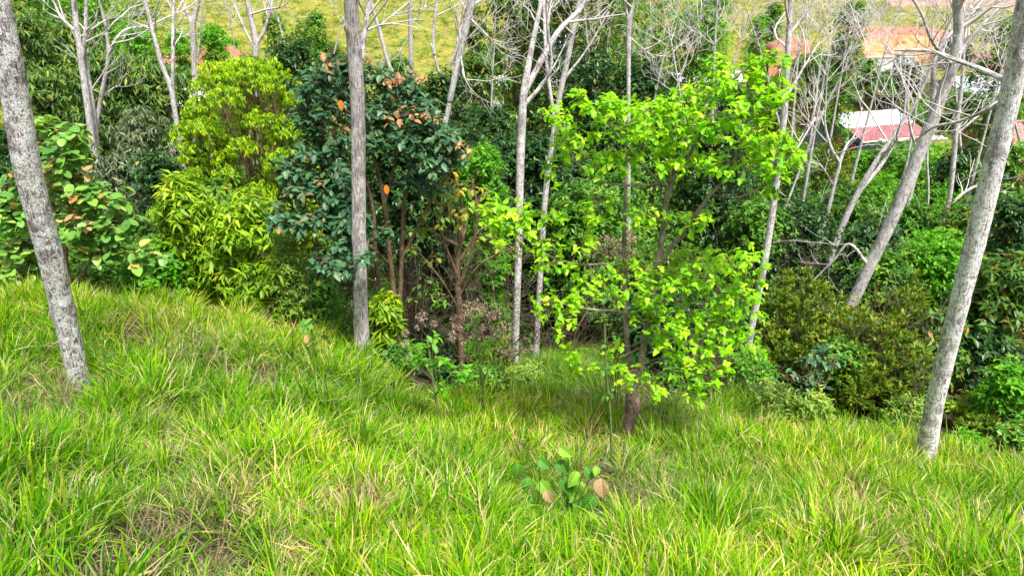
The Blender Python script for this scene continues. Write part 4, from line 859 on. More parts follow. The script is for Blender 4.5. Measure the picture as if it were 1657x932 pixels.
S('low_shrub', 'green bush right of the lime green tree foot', 'shrub', 'mid', 1185, 560, 12.0, 110, seed=19)
S('low_shrub', 'fresh green bush below the slim pale trunk', 'shrub', 'fresh', 1215, 575, 11.3, 80, seed=20, lsc=.9)
S('olive_shrub', 'olive brown shrub with upright twigs left of the thick leaning trunk', 'shrub', 'olive', 1300, 432, 13.2, 150, dens=1.5, seed=21, plume=(34, .2), maxt=3000, inner=.1)
S('olive_shrub', 'large olive green shrub with many thin stems in front of the thick leaning trunk', 'shrub', 'olive', 1425, 500, 11.3, 200, dens=1.5, seed=22, plume=(44, .2), maxt=3600, inner=.1)
S('olive_shrub', 'olive shrub at the foot of the thick leaning trunk', 'shrub', 'olive', 1385, 462, 13.0, 110, dens=1.3, seed=23, plume=(22, .2), maxt=2400, inner=.1)
bx = P(1325, 655, 10.3)[0]
leafy('glossy_shrub', 'small shrub with dark glossy leaves and pale shoots between the olive shrubs', 'shrub', np.array([bx, 10.3, gz(bx, 10.3)]),
      [[(1322, 665, 10.3, 6), (1325, 620, 10.3, 5), (1332, 570, 10.3, 3)], [(1322, 655, 10.3, 4), (1305, 625, 10.2, 3), (1292, 605, 10.2, 2)], [(1325, 640, 10.3, 4), (1345, 600, 10.2, 3), (1352, 575, 10.2, 2)]],
      [(1332, 562, 10.3, 18, 14, .2, 24), (1312, 580, 10.2, 20, 14, .2, 26), (1345, 588, 10.2, 20, 14, .2, 24), (1295, 610, 10.1, 18, 12, .2, 20), (1328, 612, 10.1, 22, 14, .2, 26), (1310, 635, 10.0, 24, 12, .2, 22), (1345, 560, 10.2, 10, 8, .1, 6, 1), (1280, 600, 10.1, 14, 10, .1, 10)],
      [('ovate', .14, 'teal'), ('ovate', .12, 'pale')], 'twig', 'twig', seed=24, k=5, el=(-.2, .8), droop=.3, tr=.004)
S('rusty_shrub', 'green shrub with orange tips at the right frame edge', 'shrub', 'rusty', 1640, 415, 12.5, 130, dens=1.2, seed=25)
S('rusty_shrub', 'green shrub with a few orange tips left of the whitish leaning trunk', 'shrub', 'rusty', 1530, 505, 12.0, 90, dens=1.2, seed=26)
S('mid_shrub', 'bright green rounded shrub beyond the olive shrubs', 'shrub', 'fresh', 1530, 385, 15.5, 150, dens=1.2, seed=27, nl=10)
S('mid_shrub', 'mid green shrub behind the whitish leaning trunk', 'shrub', 'mid', 1600, 450, 13.5, 120, dens=1.2, seed=28)
S('mid_shrub', 'dark green shrub lower right behind the whitish leaning trunk', 'shrub', 'dark', 1585, 520, 12.2, 110, dens=1.2, seed=29)
S('mid_shrub', 'fresh green twiggy shrub in the lower right corner', 'shrub', 'fresh', 1645, 595, 9.8, 90, dens=1.0, seed=30, lsc=.85)
S('mid_shrub', 'bright low shrub right of the whitish leaning trunk foot', 'shrub', 'yelgreen', 1575, 645, 10.2, 100, dens=1.0, seed=31, lsc=.65)
S('mid_shrub', 'dry brownish green scrub right of the whitish leaning trunk foot', 'shrub', 'olive', 1600, 680, 9.4, 90, dens=.8, seed=32)
S('pale_low_bush', 'pale yellow green bush with feathery sprays at the grass edge', 'shrub', 'pale', 1265, 620, 9.9, 100, dens=1.2, seed=33, lsc=.8, plume=(16, .12), inner=.1)
S('pale_low_bush', 'feathery pale bush standing at the far end of the pale sprays', 'shrub', 'pale', 1322, 628, 9.7, 60, dens=1.1, seed=34, lsc=.8, plume=(9, .12), inner=.1)
S('mid_shrub', 'leafy green bush between the olive shrub and the whitish trunk', 'shrub', 'mid', 1480, 590, 11, 100, dens=1.1, seed=35)

S('mid_shrub', 'loose mid green shrub overlapping the left side of the large olive shrub', 'shrub', 'mid', 1370, 560, 11.0, 80, dens=.9, seed=36, lsc=.8, sprig=.4)
S('mid_shrub', 'yellowish green loose shrub at the grass edge right of the large olive shrub', 'shrub', 'pale', 1470, 650, 10.0, 70, dens=.9, seed=37, lsc=.8, sprig=.4)
S('olive_shrub', 'olive shrub rising behind the pale sprays right of the slim pale trunk', 'shrub', 'olive', 1245, 500, 12.6, 90, dens=1.3, seed=38, plume=(18, .2), maxt=2400, inner=.1)
S('olive_shrub', 'olive green shrub tops right of the thick leaning trunk', 'shrub', 'olive', 1480, 430, 14.0, 120, dens=1.3, seed=39, plume=(22, .22), maxt=2400, inner=.1)
S('mid_shrub', 'airy green shrub between the thick leaning trunk and the fresh rounded shrub', 'shrub', 'mid', 1440, 410, 15.0, 110, dens=1.0, seed=40, sprig=.35)
S('low_shrub', 'dark weedy shrub at the crest between the furrowed trunk and the sapling', 'shrub', 'mid', 640, 565, 10.3, 70, dens=.9, seed=41, lsc=.7, sprig=.3)
S('low_shrub', 'dark weedy shrub at the crest under the tight brown seed heads', 'shrub', 'dark', 710, 585, 10.2, 80, dens=.9, seed=42, lsc=.7, sprig=.3)
S('low_shrub', 'leafy green weed shrub at the crest under the hazy dry flowers', 'shrub', 'mid', 775, 598, 10.2, 90, dens=.9, seed=43, lsc=.7, sprig=.3)
S('low_shrub', 'grey green weed at the corner where the gully grass begins', 'shrub', 'pale', 838, 600, 10.8, 60, dens=.8, seed=44, lsc=.6, sprig=.3)
S('low_shrub', 'low green shrub right behind the lime green tree foot', 'shrub', 'mid', 1110, 590, 10.8, 100, dens=.8, seed=45, lsc=.8, sprig=.3)
def twiggy_bush(label, px, py, Y, hp, seed, n=9, mat='twig'):
    rng = np.random.default_rng(seed); b = P(px, py, Y); b[2] = gz(b[0], b[1]); e = empty('twiggy_bush', b, label, 'bush'); L = hp * pxm(py, Y); tw = MB()
    for i in range(n):
        a = i * 2.4; d = np.array([math.cos(a) * .55, math.sin(a) * .55, 1.0]) + rng.normal(0, .12, 3)
        rand_branch(rng, tw, b + rng.normal(0, .05, 3) * np.array([1, 1, 0]) - np.array([0, 0, .1]), d, .016, L * rng.uniform(.7, 1.05), 3, None, .25, 3)
    o = tw.build('twigs', M[mat], e, org=b); return e
for i_, a_ in enumerate([('leafless brown bush behind the right side of the furrowed trunk', 655, 500, 12.4, 230), ('tangled brown leafless bush beside the yellowing tree', 800, 520, 12.6, 240), ('leafless brown bush in the dark left of the yellowing tree', 700, 520, 13.2, 220), ('tangled dead bush behind the left lime green branches', 915, 500, 15.0, 120),
        ('dead twiggy bush under the right lime green branches', 1120, 620, 11.2, 150), ('dead twigs rising right of the lime green tree foot', 1160, 640, 10.6, 90), ('bare stems inside the dark gap left of the furrowed trunk', 540, 520, 11.4, 170), ('dead twiggy bush in front of the slanting pale tree', 1290, 440, 18, 160), ('dead twiggy bush among the bushes by the slim upright pale tree', 1490, 420, 18, 150),
        ('brown stems fanning up inside the large olive shrub', 1425, 650, 10.9, 150)]):
    twiggy_bush(*a_, seed=500 + i_, mat='twig_dark' if i_ != 8 else 'bark_twig')
S('mid_shrub', 'low leafy shrub at the grass edge in the lower right corner', 'shrub', 'mid', 1650, 690, 8.9, 90, dens=1.0, seed=46, lsc=.7, sprig=.3)
S('mid_shrub', 'fresh low weeds at the grass edge just right of the whitish trunk foot', 'shrub', 'fresh', 1570, 705, 8.7, 80, dens=.9, seed=47, lsc=.6, sprig=.3)
# mid distance trees: kind, px, top, Y, width px
_mid = [('bamboo', 150, 80, 27, 170, 'dark bamboo clump behind the twin pale trees'), ('bamboo', 60, 110, 25, 120, 'dark bamboo clump at the left frame edge'), ('bamboo', 245, 95, 28, 150, 'dark bamboo clump between the twin trees and the rounded tree'),
        ('bamboo_pale', 215, 180, 21, 120, 'pale leaved bamboo below the dark clumps'), ('bamboo_pale', 190, 240, 19, 130, 'lowest pale bamboo sprays behind the round leaved shrub'), ('dark', 250, 250, 17, 120, 'dark shrub between pale bamboo and rounded tree'),
        ('bamboo', 110, 30, 36, 110, 'feathery green bamboo on the upper left slope'), ('fresh', 215, 40, 40, 90, 'light green bush tree on the upper left slope'), ('bamboo', 40, 20, 40, 90, 'tall feathery bamboo in the top left corner'), ('dark', 20, 190, 17, 90, 'dark leafy tree behind the leftmost trunk'),
        ('dark', 470, 60, 28, 120, 'dark leafy tree behind the blue green tree, left one'), ('mid', 490, 30, 36, 70, 'small green tree at the pasture edge left of the furrowed trunk'), ('rusty', 400, 85, 27, 90, 'leafy tree with drooping shoots above the rounded tree'), ('dark', 560, 95, 24, 150, 'dark tree directly behind the blue green tree'), ('mid', 640, 90, 26, 100, 'green tree below the sunny pasture'),
        ('dark', 720, 115, 26, 110, 'dark green tree below the pasture, right of the mottled trunk'), ('rusty', 770, 85, 30, 100, 'tree with rusty shoots at the right end of the pasture'), ('mid', 690, 195, 20, 90, 'mid green tree behind the rust tipped crown'), ('dark', 790, 170, 21, 110, 'dark tree left of the forked gully tree'),
        ('rusty', 835, -35, 34, 150, 'tall tree with orange new leaves at the top centre'), ('dark', 765, 10, 38, 60, 'dark tree at the right edge of the sunny pasture'), ('dark', 915, -60, 33, 150, 'tall dark tree behind the Y fork'), ('mid', 985, -60, 36, 150, 'tall mid green tree right of the Y fork'), ('dark', 960, 80, 27, 150, 'dark tree in the twiggy centre'), ('dark', 1040, 95, 27, 130, 'dark tree above the lime green crown'),
        ('fresh', 1075, -40, 40, 130, 'light green tree at the top centre right'), ('mid', 1130, 15, 38, 100, 'small green tree at the edge of the yellow slope'), ('mid', 1060, 175, 22, 150, 'green tree behind the lime green crown, left'), ('dark', 1170, 190, 22, 160, 'dark tree behind the lime green crown, right'), ('dark', 880, 220, 20, 110, 'dark tree behind the thin gully trunks'), ('mid', 1000, 260, 20, 130, 'green tree behind the middle lime leaves'),
        ('mid', 1280, 230, 26, 120, 'green tree below the house left side'), ('olive', 1340, 240, 34, 110, 'scrub in front of the blue wall'), ('mid', 1240, 330, 20, 120, 'green tree behind the slim pale trunk'), ('dark', 1300, 330, 20, 120, 'dark green bush behind the slanting pale tree'), ('mid', 1380, 300, 23, 140, 'green thicket under the blue house'), ('fresh', 1430, 290, 26, 120, 'fresh green thicket right of the slanting pair'),
        ('dark', 1420, 360, 18, 120, 'dark glossy bush left of the leaning trunk top'), ('mid', 1480, 330, 21, 120, 'leafy green bush behind the thick leaning trunk'), ('fresh', 1500, 235, 38, 130, 'pale green bush right of the house'), ('dark', 1575, 238, 30, 120, 'dark tree left of the red roofs'), ('mid', 1640, 230, 24, 110, 'mid green tree at the right frame edge below the red roof'), ('rusty', 1590, 330, 19, 130, 'rust tinted tree behind the whitish leaning trunk'),
        ('dark', 1650, 320, 17, 100, 'dark tree at the right frame edge'), ('mid', 1545, 175, 60, 80, 'green tree below the right hand red roofs'), ('mid', 1325, 85, 58, 110, 'twig covered green tree above the house'), ('mid', 1640, 25, 40, 110, 'light green tree in the top right corner'), ('mid', 1385, 0, 48, 70, 'round green tree on the yellow pasture, top right'), ('olive', 1268, 120, 40, 90, 'olive thicket left of the house'),
        ('mid', 1440, 118, 63, 120, 'scrub between the house and the orange bank'), ('mid', 1555, 150, 58, 80, 'green shrub above the whitish branch'), ('fresh', 1230, 25, 60, 40, 'small bush on the yellow slope'), ('mid', 1255, 5, 70, 40, 'tiny bush at the top of the yellow slope'), ('dark', 1190, 140, 30, 100, 'dark tree by the pale walled shed'),
        ('mid', 1020, -50, 48, 130, 'green tree high on the slope right of the top centre'), ('dark', 870, -50, 46, 130, 'dark tree high on the slope behind the orange leaved tree'), ('fresh', 1160, -20, 55, 80, 'light green tree at the upper end of the yellow slope'),
        ('mid', 15, -40, 45, 130, 'green tree in the top left corner behind the feathery bamboo'), ('fresh', 95, -30, 50, 110, 'light green tree at the top left between the bamboo tops'), ('pale', 215, -15, 55, 100, 'pale bushy tree on the slope above the twin trees'),
        ('fresh', 150, -15, 50, 100, 'light green bushy tree high on the upper left slope'), ('mid', 70, 0, 52, 60, 'green bush tree at the top left edge'), ('fresh', 285, 50, 46, 60, 'light green shrub on the slope behind the leaning forked tree'), ('fresh', 340, 40, 50, 60, 'light green shrub on the slope right of the upright pale trunk'),
        ('mid', 440, 20, 46, 50, 'round bush on the pasture left of the furrowed trunk'), ('mid', 510, 22, 60, 40, 'small round bush on the pasture by the furrowed trunk'), ('fresh', 180, 90, 34, 80, 'yellowish green bamboo crown behind the twin trees'), ('pale', 465, 205, 13.6, 60, 'grey green twiggy shrub at the right flank of the bright rounded tree')]
for i, (k_, px, top, Y, w, lab) in enumerate(_mid):
    S('leafy_tree' if 'bamboo' not in k_ else 'bamboo_clump', lab, 'tree' if 'bamboo' not in k_ else 'bamboo', k_, px, top, Y, w, dens=.85, seed=60 + i, lsc=1.0 + max(0, (Y - 16)) * .02, maxt=1500, nl=10)

# filler bushes on the floor of the valley (shared meshes)
def fillers():
    rng = np.random.default_rng(99); protos = []
    for k_ in ('dark', 'mid', 'olive', 'rusty', 'mid', 'fresh'):
        r = np.random.default_rng(len(protos) + 5); g = shrub_geo(r, k_, 3.4, 2.6, .9, lsc=1.1, nl=9, low=.15, maxt=1500)
        shape, p, dd, up, sz, val, mk, tw, wd, st = g
        a = st.build('stems', M[tw]); mb = MB(); add_leaves(mb, shape, p, dd, up, sz, val, width=wd if shape in ('lance', 'thin') else 1); b = mb.build('foliage', M[mk]); b['kind'] = 'stuff'
        protos.append((a, b))
    pos = []
    for tries in range(5000):
        y = rng.uniform(12.5, 62) ; x = rng.uniform(-.86, .86) * (y + 3); 
        px, py = project(x, y, gz(x, y))
        if px < -150 or px > 1800: continue
        if 850 < px < 1050 and y < 20: continue
        if 520 < px <= 850 and y < 19: continue
        if px > 1190 and y < 17: continue
        if y > 46 and x < 22: 
            if rng.uniform() < .93: continue
        if y > 46 and x >= 22 and rng.uniform() < .55: continue
        if 17 < x < 40 and 36 < y < 62: continue
        d = 1.5 + y * .018
        if any((x - a) ** 2 + (y - b) ** 2 < d * d for a, b in pos): continue
        pos.append((x, y))
        if len(pos) >= 230: break
    for j, (x, y) in enumerate(pos):
        a, b = protos[int(rng.integers(0, len(protos)))]
        e = empty('undergrowth_bush', (x, y, gz(x, y) - .1), 'leafy undergrowth bush, one of many filling the valley floor between the taller trees', 'bush', 'undergrowth bushes on the valley floor')
        e.rotation_euler = (0, 0, rng.uniform(0, 6.28)); s = rng.uniform(.7, 1.15); e.scale = (s, s, s * rng.uniform(.7, 1.2))
        for src in (a, b):
            c = src.copy(); COL.objects.link(c); c.parent = e
    for a, b in protos:
        bpy.data.objects.remove(a); bpy.data.objects.remove(b)
fillers()
#PART3
# ------------------------------------------------------------------ small plants standing in the grass
def ground_at(px, py, Y):
    x = P(px, py, Y)[0]; return np.array([x, Y, gz(x, Y)])
LN = ('lance', .17, 'fresh')
leafy('sapling', 'little sapling with a tuft of fresh green leaves left of the dry flower heads', 'sapling', ground_at(716, 700, 7.9),
      [[(716, 700, 7.9, 4), (706, 650, 7.9, 4), (698, 600, 7.9, 4), (692, 550, 7.9, 3)], [(704, 640, 7.9, 3), (730, 605, 7.8, 2), (748, 585, 7.8, 2)], [(700, 610, 7.9, 3), (680, 580, 7.8, 2)]],
      [(692, 552, 7.9, 20, 12, .14, 34), (680, 578, 7.8, 16, 10, .12, 22), (706, 585, 7.9, 20, 12, .12, 22), (745, 592, 7.8, 20, 9, .12, 22), (768, 606, 7.8, 12, 6, .1, 10), (725, 620, 7.85, 20, 10, .12, 14)],
      [('ovate', .12, 'fresh')], 'stem_green', 'stem_green', seed=21, k=6, tr=.003, nparts=120)
leafy('sapling', 'taller leafy weed with narrow green leaves in front of the dry flower shrub', 'weed', ground_at(786, 700, 8.6),
      [[(786, 700, 8.6, 4), (783, 640, 8.6, 4), (776, 580, 8.6, 4), (770, 510, 8.6, 2)], [(780, 620, 8.6, 3), (800, 580, 8.5, 2), (815, 560, 8.5, 2)]],
      [(768, 515, 8.6, 16, 14, .14, 36), (765, 550, 8.6, 22, 14, .16, 44), (790, 560, 8.6, 20, 14, .16, 36), (775, 585, 8.6, 26, 12, .16, 36), (805, 590, 8.5, 16, 10, .12, 20), (755, 600, 8.6, 14, 10, .12, 16), (785, 625, 8.6, 14, 12, .1, 12)],
      [('lance', .13, 'fresh')], 'stem_green', 'stem_green', seed=22, k=7, tr=.003, nparts=60)
leafy('sapling', 'thin green stemmed sapling with sparse small leaves beside the lime green tree', 'sapling', ground_at(992, 745, 7.2),
      [[(992, 745, 7.2, 4), (988, 680, 7.2, 4), (981, 600, 7.2, 4), (978, 520, 7.2, 3), (975, 430, 7.2, 2)]],
      [(976, 435, 7.2, 14, 16, .1, 22), (982, 470, 7.2, 16, 14, .1, 18), (975, 505, 7.2, 14, 12, .1, 14), (984, 545, 7.2, 12, 14, .1, 12), (980, 590, 7.2, 10, 14, .1, 9), (990, 640, 7.2, 9, 14, .1, 8)],
      [('ovate', .085, 'mid')], 'stem_green', 'stem_green', seed=23, k=4, tr=.0025, nparts=60)
leafy('crest_seedling', 'small round leaved seedling on the crest left of the furrowed trunk', 'seedling', ground_at(508, 575, 9.0),
      [[(508, 575, 9.0, 3), (506, 550, 9.0, 3), (504, 525, 9.0, 2)]],
      [(512, 540, 8.9, 14, 9, .08, 8), (500, 523, 9.0, 12, 7, .08, 6), (504, 548, 8.9, 10, 6, .05, 3, 1)], [('round', .13, 'bigleaf'), ('round', .15, 'tan_leaf')], 'stem_green', 'stem_green', seed=24, k=3, tr=.003)
leafy('crest_seedling', 'small feathery seedling in the grass right of the leftmost trunk', 'seedling', ground_at(172, 620, 6.8),
      [[(172, 620, 6.8, 3), (170, 590, 6.8, 3), (165, 545, 6.8, 2)]],
      [(165, 550, 6.8, 20, 10, .1, 26), (178, 575, 6.8, 22, 10, .1, 22), (150, 575, 6.8, 14, 8, .1, 12)], [('thin', .09, 'mid')], 'stem_green', 'stem_green', seed=25, k=7, tr=.002)
# broad leaved plant in the foreground: each leaf placed
def broad_plant():
    Y = 5.35; b = ground_at(925, 850, 5.45)
    e = empty('broad_leaf_plant', b, 'low plant with large round green leaves and one tan leaf in the foreground grass', 'plant'); org = b
    rng = np.random.default_rng(3); st = MB()
    leaves = [(872, 740, 850, 0, 24, 'g', .3), (905, 722, 878, 732, 26, 'l', .75), (855, 770, 866, 752, 26, 'g', .5), (872, 778, 868, 760, 30, 'l', .55), (838, 748, 842, 736, 30, 'd', .4), (905, 742, 900, 728, 28, 'g', .3),
              (915, 770, 918, 750, 36, 'd', .15), (935, 762, 930, 742, 30, 'l', .8), (938, 780, 938, 757, 40, 'l', .6), (972, 775, 968, 752, 36, 't', .5), (962, 802, 965, 782, 34, 'd', .2), (940, 806, 938, 788, 36, 'd', .35),
              (955, 832, 952, 803, 42, 'l', .55), (965, 748, 972, 738, 18, 'l', .9), (882, 790, 880, 778, 24, 't', .6), (925, 800, 925, 780, 22, 'l', .65), (948, 752, 940, 738, 26, 'd', .25), (860, 800, 872, 788, 20, 'g', .5)]
    big = {}
    for key, col in (('g', [(0, (.05, .20, .03)), (1, (.13, .36, .05))]), ('l', [(0, (.10, .32, .02)), (1, (.26, .48, .04))]), ('d', [(0, (.04, .16, .015)), (1, (.11, .30, .02))]), ('t', [(0, (.34, .20, .09)), (1, (.50, .34, .18))])):
        m, nt, out = newmat('broad_leaf_' + {'g': 'green', 'l': 'light', 'd': 'deep', 't': 'tan'}[key])
        bc = attr(nt, 'bc').outputs['Vector']; v = attr(nt, 'v').outputs['Fac']
        c = ramp(nt, col, v)
        sx = nt.nodes.new('ShaderNodeSeparateXYZ'); nt.links.new(bc, sx.inputs[0])
        ax = mth(nt, 'ABSOLUTE', sx.outputs[0])
        q = mth(nt, 'SUBTRACT', sx.outputs[1], mth(nt, 'MULTIPLY', ax, .8)); w_ = mth(nt, 'ABSOLUTE', mth(nt, 'SUBTRACT', mth(nt, 'FRACT', mth(nt, 'MULTIPLY', q, 6.0)), .5))
        vein = mth(nt, 'MAXIMUM', mth(nt, 'LESS_THAN', w_, .05), mth(nt, 'LESS_THAN', ax, .018))
        c = mixc(nt, mth(nt, 'MULTIPLY', vein, .45), c, tuple(min(1, k * 1.8 + .08) for k in col[1][1]))
        spn = noise(nt, bc, 5, 5, .7); c = mixc(nt, mth(nt, 'MULTIPLY', ramp(nt, [(.6, (0, 0, 0)), (.68, (1, 1, 1))], spn), .6), c, (.25, .17, .06))
        bs = nt.nodes.new('ShaderNodeBsdfPrincipled'); nt.links.new(c, bs.inputs[0]); bs.inputs['Roughness'].default_value = .6; bs.inputs['Specular IOR Level'].default_value = .25
        tr = nt.nodes.new('ShaderNodeBsdfTranslucent'); nt.links.new(c, tr.inputs[0]); ms = nt.nodes.new('ShaderNodeMixShader'); ms.inputs[0].default_value = .3
        nt.links.new(bs.outputs[0], ms.inputs[1]); nt.links.new(tr.outputs[0], ms.inputs[2]); nt.links.new(ms.outputs[0], out.inputs[0]); big[key] = m
    cen = P(922, 815, 5.4)
    for i, (px, py, qx, qy, L, c, v) in enumerate(leaves):
        Yl = Y + rng.uniform(-.12, .12); size = L * pxm(py, Yl) * .88; py = py + 14
        tip = P(px, py + 6, Yl); d = np.array([px - qx, rng.uniform(-4, 4), -(py - 20 - 770) * .0 + (-6 if c != 'l' else -3)]) * .05 + np.array([rng.normal(0, .3), -.75, -.45])
        d /= np.linalg.norm(d); up = np.array([rng.normal(0, .25), -.5, .85])
        p0 = P(px, py - L * .45, Yl + .02); up = np.array([rng.normal(0, .3), -.8, .6])
        # finely divided blade
        ny, nx = 8, 6; t = np.linspace(0, 1, ny); wv = .40 * np.sin(np.pi * np.clip(t, 0, 1) ** .8) ** .75; wv[0] = .03; wv[-1] = .02
        s = np.cross(d, up); s /= np.linalg.norm(s); u = np.cross(s, d); V = []; B = []
        cu = rng.uniform(.2, .8); fo = rng.uniform(.2, .7)
        for a in range(ny):
            for b_ in np.linspace(-1, 1, nx + 1):
                xx = b_ * wv[a]; zz = fo * abs(xx) - cu * t[a] ** 2 + .015 * math.sin(t[a] * 20 + b_ * 3)
                V.append(p0 + size * (xx * s + t[a] * d + zz * u)); B.append((xx, t[a], i))
        f = [(a * (nx + 1) + k, a * (nx + 1) + k + 1, (a + 1) * (nx + 1) + k + 1, (a + 1) * (nx + 1) + k) for a in range(ny - 1) for k in range(nx)]
        mb = MB(); mb.add(np.array(V), np.array(f), att=v, bc=np.array(B)); o = mb.build('leaf', big[c], e, org=org)
        if c == 't': o['label'] = 'tan wilted leaf'
        root = cen + np.array([rng.normal(0, .05) + (-.28 if px < 900 else 0), 0, -.3])
        tube(st, spline([root, (root + p0) / 2 + np.array([0, 0, .06]), p0], 6), [.007, .006, .005, .005, .004, .004], 5, cap=False)
    st.build('stems', M['stem_green'], e, org=org)
broad_plant()
# a few single orange leaves on the dark leaved tree (parts of it)
dt = [o for o in SC.objects if o.name.startswith('dark_leaf_tree')][0]
for (px, py, Y, s_) in ((551, 170, 11.0, .17), (625, 307, 11.2, .17)):
    mb = MB(); add_leaves(mb, 'ovate', P(px, py - 8, Y)[None], np.array([[.1, -.5, -.9]]), np.array([[0, -.9, .5]]), s_, np.array([.6])); o = mb.build('leaf', M['orange_leaf'], dt, org=np.array(dt.location)); o['label'] = 'single orange leaf'
# scarred lump on the lime tree trunk
lt = [o for o in SC.objects if o.name.startswith('lime_green_tree')][0]
q, r = px_path([(1015, 700, 8.2, 23), (1019, 680, 8.18, 20), (1025, 655, 8.15, 26), (1022, 640, 8.15, 22), (1024, 628, 8.18, 19)])
mb = MB(); tube(mb, spline(q, 22), spline(np.stack([r] * 3, 1), 22)[:, 0] * .88, 14, rough=.45, seed=5); mb.build('scarred_bark', M['bark_scar'], lt, org=np.array(lt.location))

# dry flower shrubs
def dry_shrub(label, base, heads, seed, stems=3, green=True):
    rng = np.random.default_rng(seed); e = empty('dry_flower_shrub', base, label, 'shrub'); st = MB(); fl = MB()
    for (px, py, Y, rx, ry, n) in heads:
        C = P(px, py, Y); m = pxm(py, Y); root = base + rng.normal(0, .06, 3) * np.array([1, 1, 0])
        mid = (root + C) / 2 + rng.normal(0, .08, 3); tube(st, spline([root, mid, C], 8), np.linspace(.008, .004, 8), 5, cap=False)
        u = rng.normal(0, 1, (n, 3)); u /= np.linalg.norm(u, axis=1)[:, None]; u *= rng.uniform(.4, 1, (n, 1)) ** .5
        t = C + u * np.array([rx * m, rx * m, ry * m])
        for q in t[::2]: tube(st, spline([C - np.array([0, 0, ry * m * .8]), (C + q) / 2, q], 3), [.003, .002, .0015], 3, cap=False)
        p, d, up = rosettes(rng, t, u + np.array([0, 0, .3]), 9, (-1, 1.5), 0, .012, .0)
        add_leaves(fl, 'quad', p, d, up, rng.uniform(.015, .035, len(p)), np.clip(rng.normal(.5, .28, len(p)), 0, 1), width=1.3)
    st.build('stems', M['twig'], e, org=base); o = fl.build('flower_heads', M['dryflower'], e, org=base); o['kind'] = 'stuff'
dry_shrub('dry weed with tight brown seed heads right of the furrowed trunk', ground_at(700, 600, 9.9), [(683, 512, 9.9, 9, 10, 22), (678, 525, 9.9, 9, 8, 18), (702, 524, 9.8, 5, 4, 9), (656, 540, 9.9, 7, 5, 14), (655, 556, 9.7, 5, 5, 9), (731, 542, 9.9, 7, 6, 14), (662, 575, 9.5, 6, 6, 10)], 1)
dry_shrub('spreading shrub of hazy brownish pink dry flowers beside the thin gully trunk', ground_at(790, 590, 10.6), [(765, 500, 10.6, 24, 12, 60), (745, 520, 10.6, 20, 12, 40), (792, 505, 10.6, 22, 14, 50), (815, 535, 10.6, 20, 14, 40), (780, 540, 10.6, 22, 14, 40), (745, 545, 10.5, 16, 12, 30), (820, 570, 10.4, 16, 14, 30)], 2)
dry_shrub('brown twiggy dry flower clump caught among the lime green branches', ground_at(1000, 620, 9.4), [(985, 395, 9.4, 26, 12, 60), (960, 405, 9.4, 22, 10, 36), (1010, 410, 9.4, 22, 14, 50), (985, 425, 9.4, 22, 14, 40), (1020, 385, 9.5, 14, 9, 24), (1000, 440, 9.5, 14, 16, 24)], 3)
dry_shrub('low brownish dry flowering scrub at the far edge of the gully floor', ground_at(855, 575, 12), [(850, 560, 12, 14, 14, 30), (845, 590, 11.8, 16, 10, 30)], 4)

# ------------------------------------------------------------------ the far slope: earth banks, houses, track
def earth_bank(px0, px1, pt, pb, Y, mat, seed, kind='structure'):
    n = 60; rng = np.random.default_rng(seed); xs = np.linspace(px0, px1, n); V = []; rows = 12
    for i, px in enumerate(xs):
        e = math.sin(math.pi * (i + .3) / (n - .4)) ** .22; j = vnoise(np.array([px * .05]), np.array([seed * 3.3]), 1, seed)[0]
        top = P(px, pb + (pt - pb) * e * (.75 + .4 * j), Y); bot = P(px, pb, Y - 1.5); g = gz(bot[0], bot[1])
        for k in range(rows):
            t = k / (rows - 1); q = bot * (1 - t) + top * t
            q = q + np.array([0, (vnoise(np.array([px * .15]), np.array([t * 4.]), 1, seed + 1)[0] - .5) * .6, 0]); V.append(q)
        V.append(top + np.array([0, 1.2, .05])); V.append(np.array([top[0], top[1] + 4, min(top[2] - .2, gz(top[0], top[1] + 4)) - .4])); V.append(np.array([bot[0], bot[1] - .6, min(g, bot[2]) - .6]))
    m = rows + 3; V = np.array(V); F = []
    order = [rows + 2] + list(range(rows + 2))
    for i in range(n - 1):
        for a, b in zip(order[:-1], order[1:]): F.append((i * m + a, (i + 1) * m + a, (i + 1) * m + b, i * m + b))
    mb = MB(); mb.add(V, np.array(F)); o = mb.build('earth_bank', mat); o['kind'] = kind; return o
M['orange_soil'] = plain('orange_soil', (.50, .23, .09), .95, .45, 1.6, .9)
M['red_soil'] = plain('red_soil', (.34, .14, .085), .95, .4, 1.2, .8)
M['rut'] = plain('track_soil', (.30, .20, .14), .95, .3, 1.0)
earth_bank(1388, 1545, 58, 90, 73, M['orange_soil'], 1); earth_bank(1370, 1540, 44, 60, 75.5, M['red_soil'], 2)
earth_bank(295, 400, 76, 122, 58, M['red_soil'], 3); earth_bank(228, 300, 92, 112, 58, M['red_soil'], 4); earth_bank(1245, 1320, 62, 100, 62, M['red_soil'], 5)
earth_bank(1440, 1700, -4, 8, 92, M['rut'], 7)

